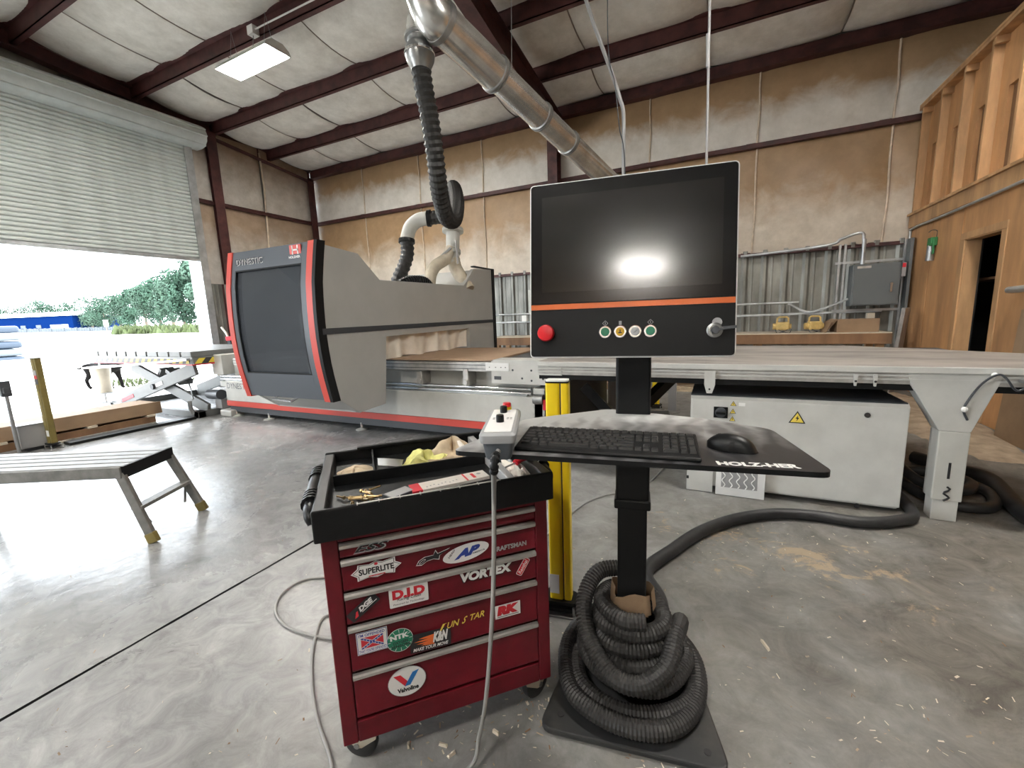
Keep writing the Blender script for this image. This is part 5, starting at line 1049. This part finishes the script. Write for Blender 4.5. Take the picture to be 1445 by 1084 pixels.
# conduits dropping to the outfeed table
m = MB(); m.tube(spline([Vector((-2.0, 5.0, zr(5)+.1)), onY(812, -35, 5.0), onY(840, 40, 5.0), onY(862, 100, 5.0), onY(875, 140, 5.0), onY(880, 165, 5.0), onY(880, 243, 5.0), Vector((-.95, 4.98, .80))], 10), .02, 10)
tag(m.build('power_conduit', 's_grey', smooth=60), 'bent grey conduit dropping behind the terminal screen', 'conduit')
m = MB(); p = onY(872, 90, 4.98); m.tube(spline([onY(858, 60, 4.98)+Vector((0, 0, 1.4)), onY(858, 60, 4.98), onY(868, 120, 4.98), onY(874, 180, 4.98), onY(882, 240, 4.98), Vector((-.93, 4.97, 1.0))], 8), .006, 6); tag(m.build('hanging_wire', 'charcoal', smooth=60), 'thin dark wire hanging beside the bent conduit', 'wire')
m = MB(); m.tube([Vector((-.205, 4.98, zr(4.98)+.1)), onY(997, 228, 4.98), Vector((-.16, 4.98, .80))], .012, 10); m.cyl(onY(999, 48, 4.98), onY(999, 95, 4.98), .018, 10); tag(m.build('power_conduit', 's_grey', smooth=60), 'straight thin conduit hanging vertically behind the terminal screen', 'conduit')

# ================================================================ along the back wall
wbn = thing('workbench', 'long wooden workbench against the ribbed metal back wall', 'workbench', (-1.0, 8.3, 0))
for k in range(3): B(MB().box(-4.3, 2.26, 7.95+.225*k, 8.165+.225*k, .865, .90), 'top_plank', 'beige', wbn, bevel=.003)
B(MB().box(-4.3, 2.26, 7.93, 7.96, .73, .885), 'fascia', 'ply_dark', wbn, bevel=.004)
for xx in (-4.2, -2.6, -1.0, .6, 2.15):
    B(MB().box(xx-.045, xx+.045, 8.0, 8.09, 0, .865), 'leg', 'lumber', wbn); B(MB().box(xx-.045, xx+.045, 8.5, 8.59, 0, .865), 'leg', 'lumber', wbn)
B(MB().box(-4.2, 2.2, 8.05, 8.55, .30, .335), 'shelf', 'ply_dark', wbn)
random.seed(5)
for k in range(7):
    zz = .04*k; o = MB().box(-1.3, 1.3, -.12, .12, 0, .038).build('lumber_plank', random.choice(['beige', 'card', 'rag']), bevel=.003); o.location = (.35+random.uniform(-.3, .3), 7.55+random.uniform(-.05, .05), zz); o.rotation_euler = (0, 0, random.uniform(-.04, .04)); tag(o, 'rough wooden plank in the stack on the floor before the workbench', 'plank', 'planks stacked before the workbench')
for k, xx in enumerate((-3.0, -1.75)):
    o = MB().box(-.5, .5, -.2, .2, 0, .12).build('timber_block', 'card', bevel=.005); o.location = (xx, 7.5, 0); tag(o, ('thick pale timber block lying before the left workbench legs', 'thick pale timber block lying next to the plank stack')[k], 'timber')
# electrical panel
ep = thing('electrical_panel', 'dark grey electrical panel box with lever handle on the back wall', 'electrical panel', (2.13, 8.5, 1.28))
B(MB().box(1.84, 2.42, 8.42, 8.68, 1.285, 1.915), 'enclosure', 'elec_grey', ep, bevel=.006)
B(MB().box(1.86, 2.40, 8.405, 8.42, 1.30, 1.90), 'door', 'elec_grey', ep, bevel=.004)
m = MB(); m.box(2.30, 2.325, 8.37, 8.405, 1.48, 1.60); m.cyl((2.31, 8.36, 1.60), (2.31, 8.405, 1.60), .018, 10); B(m, 'lever_handle', 'chrome', ep)
B(MB().box(1.89, 2.06, 8.402, 8.405, 1.85, 1.885), 'name_plate', 'alu', ep)
m = MB(); m.box(2.425, 2.47, 8.40, 8.5, 1.70, 1.90); m.mi = 1; m.box(2.425, 2.465, 8.395, 8.4, 1.83, 1.89); B(m, 'side_switch', ['s_grey', 's_red'], ep)
m = MB()
for xx in (1.69, 1.76, 2.50): m.box(xx, xx+.03, 8.66, 8.70, .9, 2.26)
for zz in (1.20, 1.95): m.box(1.65, 2.55, 8.63, 8.66, zz, zz+.035)
m.cyl((1.98, 8.55, 1.9), (1.98, 8.55, 2.3), .028, 10); B(m, 'strut_frame', 'galv', ep)
def conduit(pts, label, r=.018): return tag(MB().tube(spline(pts, 6), r, 8).build('wall_conduit', 'galv', smooth=60), label, 'conduit')
YW = 8.66
conduit([(-4.6, YW, 1.36), (-2.6, YW, 1.36), (.9, YW, 1.38), (1.05, YW, 1.36), (1.3, YW-.03, 1.22), (1.5, YW-.05, 1.25), (1.84, YW-.1, 1.40)], 'bent grey wall conduit running into the electrical panel')
conduit([(-4.6, YW, 1.19), (0, YW, 1.18), (2.3, YW, 1.20)], 'straight lower wall conduit along the ribbed back wall')
conduit([(1.98, YW-.08, 2.28), (1.94, YW-.09, 2.40), (1.7, YW-.06, 2.34), (1.5, YW-.03, 2.26), (.3, YW-.02, 2.20)], 'curved conduit rising from the electrical panel to the girt', .022)
o = MB().box(2.51, 2.545, 8.45, 8.60, .0, 2.25).build('corner_post', 'elec_grey'); tag(o, 'dark steel post in the corner beside the electrical panel', 'post')
o = MB().box(2.1, 2.2, 8.56, 8.63, 1.06, 1.17).build('outlet_box', 'beige', bevel=.006); tag(o, 'small beige outlet box under the electrical panel', 'outlet box')
t = thing('breaker_box', 'pale grey breaker box on the wall left of the terminal screen', 'electrical box', (-3.45, 8.6, 1.3)); q = onY(743, 405, 8.55)
B(MB().box(-3.68, -3.34, 8.52, 8.68, 1.37, 1.86), 'enclosure', 'grey_light', t, bevel=.006); B(MB().cyl((-3.5, 8.6, 1.86), (-3.5, 8.6, 2.25), .03, 10), 'riser', 'galv', t); B(MB().box(-3.66, -3.36, 8.512, 8.52, 1.39, 1.84), 'door', 'grey_light', t)
o = MB().box(-3.87, -3.75, 8.56, 8.64, 1.20, 1.33).build('wall_socket', 'white', bevel=.006); tag(o, 'small white socket on the conduit below the pale breaker box', 'socket')
for k, (pxx, lab) in enumerate(((1104, 'yellow caged tool with handle on the workbench near the screen'), (1149, 'yellow caged tool with handle on the workbench next to the carton'))):
    q = onY(pxx, 462, 8.2); t = thing('caged_tool', lab, 'tool', (q.x, 8.2, .90), .2*k)
    m = MB(); m.box(-.09, .09, -.07, .07, .04, .17); m.build('body', 'tool_yellow', t, bevel=.02)
    for a, b, c in ((-.09, -.135, .05), (.09, .12, .04)): MB().cyl((a, 0, .10), (b, 0, .10), c, 14).build('end_ring', 'tool_yellow', t, smooth=40)
    m = MB(); m.tube([(-.08, 0, .16), (-.075, 0, .23), (-.05, 0, .25), (.05, 0, .25), (.075, 0, .23), (.08, 0, .16)], .014, 8); m.build('handle', 'tool_yellow', t, smooth=40)
    m = MB(); m.tube(spline([(-.1, -.06, .05), (-.08, -.09, .0), (0, -.1, .01), (.09, -.09, 0), (.12, -.04, .05)], 5), .006, 6); m.tube(spline([(-.06, -.07, .05), (.0, -.11, .02), (.08, -.06, .06)], 5), .005, 6); m.build('wire_stand', 'charcoal', t)
t = thing('open_carton', 'open cardboard carton on the workbench under the electrical panel', 'box', (1.86, 8.18, .90), .1)
m = MB(); m.box(-.26, .26, -.15, .15, 0, .19); m.build('carton', 'card', t); MB().prism([(-.26, .19), (-.34, .15), (-.40, .0), (-.395, 0), (-.335, .16), (-.26, .20)], fr, -.15, .15).build('flap', 'card', t); MB().box(-.25, .25, -.155, -.15, .0, .20).build('flap', 'card', t)
m = MB(); a, b = Vector((2.28, 7.93, .01)), Vector((2.42, 8.02, 1.23)); m.obox((a+b)/2, (.30, .045, 1.24), (.45, .89, 0), b-a); m2 = m.build('leaning_board', 'dusty_top', bevel=.004); tag(m2, 'weathered grey board leaning against the plywood wall by the bench', 'board')
t = thing('spray_bottle', 'green topped silver sprayer hanging on the plywood wall', 'sprayer', (2.54, 7.84, 1.86)); MB().cyl((0, 0, 0), (0, 0, .2), .045, 14, .04).build('bottle', 'steel', t, smooth=40); m = MB(); m.box(-.03, .04, -.07, .05, .19, .30); m.box(-.01, .01, -.09, -.06, .08, .28); m.build('spray_head', 'green', t, bevel=.008); m = MB(); m.tube(spline([(.04, -.02, .30), (.04, -.02, .38), (.0, .02, .40), (-.02, .06, .38)], 5), .005, 6); m.build('hook', 'charcoal', t)
m = MB(); m.box(-.02, .02, -.28, .28, 0, 1.22); o = m.build('fibre_panel', 'card', bevel=.004); o.location = (2.47, 5.36, 0); o.rotation_euler = (0, radians(3), 0); tag(o, 'brown fibre panel leaning on the plywood wall past the door', 'panel')
m = MB(); m.tube([(2.55, 5.80, 1.40), (2.48, 5.80, 1.40), (2.47, 5.74, 1.40), (2.47, 5.0, 1.42)], .032, 12); tag(m.build('grab_pipe', 'galv', smooth=50), 'short grey pipe fixed to the plywood wall past the door', 'pipe')
q = onX(318, 478, -9.3); t = thing('hand_truck', 'red hand truck with pale lever by the metal wall behind the lift table', 'hand truck', (q.x, q.y+.25, 0), .5); zz = q.z; MB().box(-.2, .35, -.08, .08, zz-.05, zz+.04).build('red_tray', 's_red', t, bevel=.01); MB().tube([(-.18, 0, zz), (-.22, 0, zz+.12), (-.30, 0, zz+.24)], .022, 8).build('lever', 'paper', t, smooth=60)
for xx in (-.15, .3): MB().box(xx-.03, xx+.03, -.06, .06, 0, zz-.05).build('leg', 'charcoal', t)

# ================================================================ hoses and mess on the floor
hb = [Vector((-.16, 1.62, .07)), Vector((-.20, 1.85, .04)), Vector((-.285, 2.05, .036)), onZ(950, 776, .036), onZ(990, 750, .036), onZ(1040, 732, .036), onZ(1095, 725, .036), onZ(1150, 728, .036), onZ(1215, 737, .036), Vector((1.0, 3.13, .036)), Vector((1.11, 3.25, .036)), Vector((1.135, 3.5, .036)), Vector((1.12, 3.9, .036)), Vector((1.3, 4.15, .036)), Vector((1.55, 4.1, .036)), Vector((1.68, 3.85, .036)), Vector((1.60, 3.58, .036)), Vector((1.45, 3.50, .036)), Vector((1.30, 3.58, .04)), Vector((1.22, 3.8, .06)), Vector((1.3, 4.0, .08)), Vector((1.5, 4.0, .09)), Vector((1.58, 3.8, .09)), Vector((1.45, 3.64, .09)), Vector((1.28, 3.7, .11)), Vector((1.2, 3.95, .2)), Vector((1.15, 4.1, .5)), Vector((1.1, 4.2, .8))]
tag(MB().tube(spline(hb, 10), .034, 12).build('floor_hose', 'hose_black', smooth=60), 'thick black cable hose running over the floor past the cabinet', 'hose')
tag(MB().tube(spline([Vector((1.5, 4.5, .05)), Vector((1.68, 4.25, .05)), onZ(1395, 676, .05), onZ(1420, 700, .05), onZ(1450, 728, .05), Vector((1.72, 3.05, .05)), Vector((1.95, 2.5, .05)), Vector((2.8, 1.6, .05)), Vector((4.2, 1.2, .05))], 10), .05, 12).build('floor_hose', 'hose_black', smooth=60), 'thicker black hose on the floor beyond the outfeed table leg', 'hose')
# sawdust drift along the plywood wall and under the table end
def mound(x0, x1, y0, y1, hh, name, label, mk='sawdust'):
    def fn(a, b):
        e = max(0, 1-((2*a-1)**2+(2*b-1)**2)); return (x0+(x1-x0)*a, y0+(y1-y0)*b, .0015+hh*e*(1+.3*sin(a*13)*sin(b*11))-.004*(1 if e <= 0 else 0))
    o = MB().grid(24, 24, fn).build(name, mk, smooth=80); o['kind'] = 'stuff'; o['label'] = label; o['category'] = 'sawdust'; return o
mound(1.75, 2.57, 4.7, 8.4, .05, 'sawdust_drift', 'brown sawdust drift along the foot of the plywood wall')
random.seed(21); m = MB(); cmi = 0
def chip(x, y, s):
    a = random.uniform(0, 6.3); l_ = s*random.uniform(.6, 2.2); w_ = s*random.uniform(.3, .8); z = random.uniform(.002, .006)
    ca, sa = cos(a), sin(a); P_ = [(x+ca*i*l_-sa*j*w_, y+sa*i*l_+ca*j*w_, .0012+(z if i > 0 else 0)) for i, j in ((-1, -1), (1, -.6), (.8, 1), (-1, .7))]
    m.mi = random.choice((0, 0, 0, 1, 2)); m.poly(P_)
for _ in range(380): q = onZ(random.uniform(530, 1445), random.uniform(690, 1090)); chip(q.x, q.y, random.uniform(.0015, .006))
for _ in range(130): q = onZ(random.gauss(1090, 90), random.gauss(765, 22)); chip(q.x, q.y, random.uniform(.0015, .005))
for _ in range(50): q = onZ(random.gauss(640, 60), random.gauss(1030, 28)); chip(q.x, q.y, random.uniform(.0015, .005))
for _ in range(50): q = onZ(random.gauss(755, 14), random.gauss(985, 40)); chip(q.x, q.y, random.uniform(.002, .007))
for _ in range(70): q = onZ(random.uniform(10, 440), random.uniform(760, 1080)); chip(q.x, q.y, random.uniform(.0015, .005))
o = m.build('wood_chips', ['beige', 'sawdust', 'ply_dark']); o['kind'] = 'stuff'; o['label'] = 'scattered wood chips and shavings on the concrete floor'; o['category'] = 'wood chips'
for k, (a, b) in enumerate(((577, 1052), (625, 1052), (637, 1066), (1080, 912), (700, 1035))):
    q = onZ(a, b); L2 = (.012, .016, .014, .028, .012)[k]; o = MB().add([(-L2, -.004, .0), (L2, -.006, .0), (L2*.8, .006, .0), (-L2, .004, 0), (-L2, -.002, .010), (L2*.9, -.003, .006), (L2*.6, .004, .008), (-L2*.7, .003, .012)], [(0, 3, 2, 1), (4, 5, 6, 7), (0, 1, 5, 4), (1, 2, 6, 5), (2, 3, 7, 6), (3, 0, 4, 7)]).build('wood_splinter', 'beige'); o.location = q; o.rotation_euler = (0, 0, 2.2+k); tag(o, ('pale crumpled wood scrap on the floor under the cart front', 'flat wood splinter under the cart front next to the cable', 'short wood splinter beside the flat one under the cart', 'thin long splinter on bare concrete right of the terminal foot', 'dark chip between the cart wheel and terminal foot')[k], 'splinter')
# ================================================================ outside
def leafcrown(m, c, rx, rz_, n, ls, seed):
    rnd = random.Random(seed); bl = []
    for _ in range(16):
        a = rnd.uniform(0, 6.3); r = rnd.uniform(.0, .62); zz = rnd.uniform(-.75, .75); k = sqrt(max(0, 1-zz*zz*.8)); bl.append((r*k*cos(a)*rx, r*k*sin(a)*rx, zz*rz_, rnd.uniform(.34, .55)))
    for _ in range(n):
        bx, by, bz, br_ = rnd.choice(bl); v = Vector((rnd.gauss(0, 1), rnd.gauss(0, 1), rnd.gauss(0, 1))).normalized(); R_ = br_*rx*rnd.uniform(.75, 1.05)
        p = Vector(c)+Vector((bx, by, bz))+Vector((v.x*R_, v.y*R_, v.z*R_*.9)); u = v.orthogonal().normalized(); w2 = v.cross(u); a = rnd.uniform(0, 6.3); u2 = (u*cos(a)+w2*sin(a))*ls*rnd.uniform(.6, 1.3); w3 = (w2*cos(a)-u*sin(a))*ls*rnd.uniform(.5, 1.0); tl_ = v*ls*.4*rnd.uniform(-1, 1)
        m.poly([p-u2, p-w3*.7+tl_, p+u2, p+w3*.7-tl_])
trees = [(285, 66, 104, 22), (262, 68, 88, 24), (246, 76, 82, 22), (228, 82, 74, 20), (208, 84, 62, 20), (192, 92, 58, 18), (172, 95, 52, 18), (150, 104, 44, 18), (132, 115, 46, 20), (104, 150, 42, 20), (82, 155, 36, 18), (62, 150, 42, 18), (40, 155, 38, 18), (15, 150, 38, 20), (-15, 150, 40, 20)]
labs = ['tall round-crowned tree next to the door jamb outside', 'tall leafy tree second from the door jamb outside', 'broad green tree third from the door jamb outside', 'bushy tree in the middle of the tall tree row', 'bushy tree where the tall tree row steps down', 'lower bushy tree behind the pale fence end', 'lower tree behind the small white sign board', 'low tree behind the middle of the pale fence', 'tree standing just past the blue building corner']
for k, (px_, dp, hpx, wpx) in enumerate(trees):
    b = at(px_, 466-(px_-200)*.037, dp); gz_ = gz(b.x); H2 = hpx*dp/FPX*1.05; R2 = wpx*dp/FPX
    lab = labs[k] if k < len(labs) else 'hazy distant tree rising behind the blue building roof'
    t = thing('leafy_tree', lab, 'tree', (b.x, b.y, gz_), 0, 'trees behind the yard' if k < len(labs) else 'distant trees behind the blue building'); m = MB(); leafcrown(m, (0, 0, H2*.52), R2*1.15, H2*.45, 5200 if k < 9 else 2600, .022*H2, k)
    m.build('crown', 'foliage' if k % 2 else 'foliage2', t); MB().tube([(0, 0, 0), (.1, 0, H2*.3), (0, .1, H2*.7)], [H2*.03, H2*.022, H2*.01], 8).build('trunk', 'bark', t, smooth=60)
# undergrowth and grass strip
m = MB(); random.seed(8)
for _ in range(1500):
    px_ = random.uniform(160, 292); dp = random.uniform(58, 66); b = at(px_, 465, dp); z = gz(b.x); s_ = random.uniform(.2, .6); a = random.uniform(0, 6.3)
    m.poly([(b.x-s_*cos(a), b.y-s_*sin(a), z), (b.x+s_*cos(a), b.y+s_*sin(a), z), (b.x+random.uniform(-.3, .3), b.y, z+s_*random.uniform(1, 2.6))])
for _ in range(500):
    b = Vector((random.uniform(-14.2, -12.2), random.uniform(4.9, 6.4), 0)); s_ = random.uniform(.01, .03); a = random.uniform(0, 6.3); m.poly([(b.x-s_*cos(a), b.y-s_*sin(a), 0), (b.x+s_*cos(a), b.y+s_*sin(a), 0), (b.x+random.uniform(-.05, .05), b.y, s_*4)])
o = m.build('grass', 'grass'); o['kind'] = 'stuff'; o['label'] = 'rough grass and weeds at the edge of the yard'; o['category'] = 'grass'
# pale fence
p, q = at(-30, 475, 92), at(182, 466, 88); fn_ = thing('board_fence', 'long pale board fence at the far side of the yard', 'fence', (p.x, p.y, gz(p.x))); m = MB(); n = 60
for i in range(n):
    a = p.lerp(q, i/n); b = p.lerp(q, (i+.9)/n); m.add([(a.x-p.x, a.y-p.y, gz(a.x)-gz(p.x)), (b.x-p.x, b.y-p.y, gz(b.x)-gz(p.x)), (b.x-p.x, b.y-p.y, gz(b.x)-gz(p.x)+.75+.08*(i % 2)), (a.x-p.x, a.y-p.y, gz(a.x)-gz(p.x)+.75+.08*(i % 2))], [(0, 1, 2, 3)])
o = m.build('fence_boards', 'pale_fence', fn_); o['kind'] = 'stuff'
sm = o.modifiers.new('solid', 'SOLIDIFY'); sm.thickness = .06
m = MB()
for i in range(13):
    a = p.lerp(q, i/12)-p; MB().box(a.x-.08, a.x+.08, a.y-.08, a.y+.08, gz(p.x+a.x)-gz(p.x), gz(p.x+a.x)-gz(p.x)+.9).build('fence_post', 'pale_fence', fn_)
b = at(150, 460, 85); o = MB().box(-.9, .9, -.05, .05, .9, 2.2).build('sign_board', 'white', bevel=.02); o.location = (b.x, b.y, gz(b.x)); tag(o, 'small white sign board standing at the end of the fence', 'sign'); MB().box(-.08, .08, -.06, .06, 0, 1).build('sign_post', 'bark', o)
# blue building
b0, b1 = at(-70, 470, 118), at(105, 466, 112); dv = (b1-b0); wd = Vector((dv.x, dv.y, 0)).length; an = atan2(dv.y, dv.x); g0 = gz(b1.x)-.35
bb = thing('blue_building', 'long blue metal building with white roof beyond the fence', 'building', (b0.x, b0.y, g0), an)
H3 = 4.2; MB().box(0, wd, 0, 12, 0, H3).build('wall', 'blue_metal', bb)
MB().prism([(-.5, H3), (12.5, H3), (6, H3+1.3)], lambda a, b, t: (t, a, b), -.4, wd+.4).build('roof', 'white', bb)
MB().box(wd-7.2, wd-1.6, -.08, 0, 0, 1.9).build('shed_door', 'white', bb)
for xx in (wd-11, wd-16, wd-21): MB().box(xx-.8, xx+.8, -.08, 0, 1.2, 2.0).build('window', 'pale_fence', bb)
# stacked wrapped bundles in the yard
q = onZ(8, 513, 0)
for k in range(5):
    o = MB().box(-1.0, 1.0, -.9, .9, 0, .33).build('wrapped_bundle', 'bundle_pale' if k % 2 else 'bundle_dark', bevel=.12, seg=3); o.location = (q.x-.3, q.y-.4, .35*k-.012); tag(o, ('bottom', 'second from bottom', 'middle', 'second from top', 'topmost')[k] + ' wrapped bundle of the stack in the yard', 'bundle', 'bundles stacked in the yard')
# reel stand just outside the doorway
q = onZ(150, 566, 0); rs = thing('reel_stand', 'upright cardboard reel on a thin post stand outside the doorway', 'reel stand', (q.x, q.y, -.012))
MB().lathe([(.16, 0), (.16, .012), (.02, .02)], n=20).build('foot', 'steel', rs); MB().cyl((0, 0, .01), (0, 0, .78), .014, 8).build('pole', 'steel', rs, smooth=40)
MB().lathe([(.24, .17), (.24, .182)], n=24).build('lower_disc', 's_grey', rs); MB().lathe([(.125, .185), (.15, .66)], n=24).build('core', 'beige', rs, smooth=40); MB().lathe([(.25, .665), (.25, .68)], n=24).build('upper_disc', 'paper', rs)
# ---------------------------------------------------------------- dog standing outside, half hidden by the lift table
dg0 = onZ(132, 548, 0); dg1 = onZ(184, 548, 0); dgv = dg1-dg0; DA = atan2(dgv.y, dgv.x)
J = {'pel': (.0, 0, .50), 'sp': (.30, 0, .48), 'ch': (.66, 0, .48), 'nk': (.86, 0, .60), 'hd': (1.00, 0, .74), 'mz': (1.17, 0, .69), 't1': (-.14, 0, .55), 't2': (-.26, 0, .50), 't3': (-.37, 0, .47), 't4': (-.44, 0, .50)}
R_ = {'pel': .15, 'sp': .15, 'ch': .18, 'nk': .10, 'hd': .095, 'mz': .05, 't1': .04, 't2': .03, 't3': .022, 't4': .012}
E_ = [('pel', 'sp'), ('sp', 'ch'), ('ch', 'nk'), ('nk', 'hd'), ('hd', 'mz'), ('pel', 't1'), ('t1', 't2'), ('t2', 't3'), ('t3', 't4')]
for s, dx in ((-1, .0), (1, .10)):
    n_ = 'L' if s < 0 else 'R'; y_ = s*.085
    for nm, pos, rad in (('hip', (.0+dx*.4, y_, .50), .10), ('kn', (.09+dx, y_, .36), .07), ('hk', (-.07+dx, y_, .21), .036), ('pst', (-.02+dx, y_, .06), .032), ('pw', (.04+dx, y_, .025), .036)): J[nm+n_] = pos; R_[nm+n_] = rad
    E_ += [('pel', 'hip'+n_), ('hip'+n_, 'kn'+n_), ('kn'+n_, 'hk'+n_), ('hk'+n_, 'pst'+n_), ('pst'+n_, 'pw'+n_)]
    for nm, pos, rad in (('sh', (.66, y_, .46), .09), ('el', (.62+dx*.5, y_, .33), .055), ('wr', (.65+dx*.8, y_, .17), .036), ('fp', (.66+dx*.8, y_, .05), .032), ('ft', (.71+dx*.8, y_, .025), .036)): J[nm+n_] = pos; R_[nm+n_] = rad
    E_ += [('ch', 'sh'+n_), ('sh'+n_, 'el'+n_), ('el'+n_, 'wr'+n_), ('wr'+n_, 'fp'+n_), ('fp'+n_, 'ft'+n_)]
ks = list(J); me = bpy.data.meshes.new('dog'); me.from_pydata([J[k] for k in ks], [(ks.index(a), ks.index(b)) for a, b in E_], []); me.materials.append(M['fur'])
dog = bpy.data.objects.new('dog', me); COL.objects.link(dog); dog.location = (dg0.x+.05, dg0.y, -.012); dog.rotation_euler = (0, 0, DA)
sk = dog.modifiers.new('skin', 'SKIN'); sk.use_smooth_shade = True
for i, k in enumerate(ks): me.skin_vertices[0].data[i].radius = (R_[k], R_[k])
me.skin_vertices[0].data[ks.index('pel')].use_root = True
sd = dog.modifiers.new('sub', 'SUBSURF'); sd.levels = 2; sd.render_levels = 2
tag(dog, 'black dog standing in the sunlit yard behind the lift table', 'dog')
for s in (-1, 1): m = MB().add([(.94, s*.05, .80), (1.0, s*.075, .81), (.93, s*.115, .70), (.95, s*.07, .79)], [(0, 1, 2), (1, 3, 2), (3, 0, 2), (0, 3, 1)]); m.build('ear', 'fur', dog)
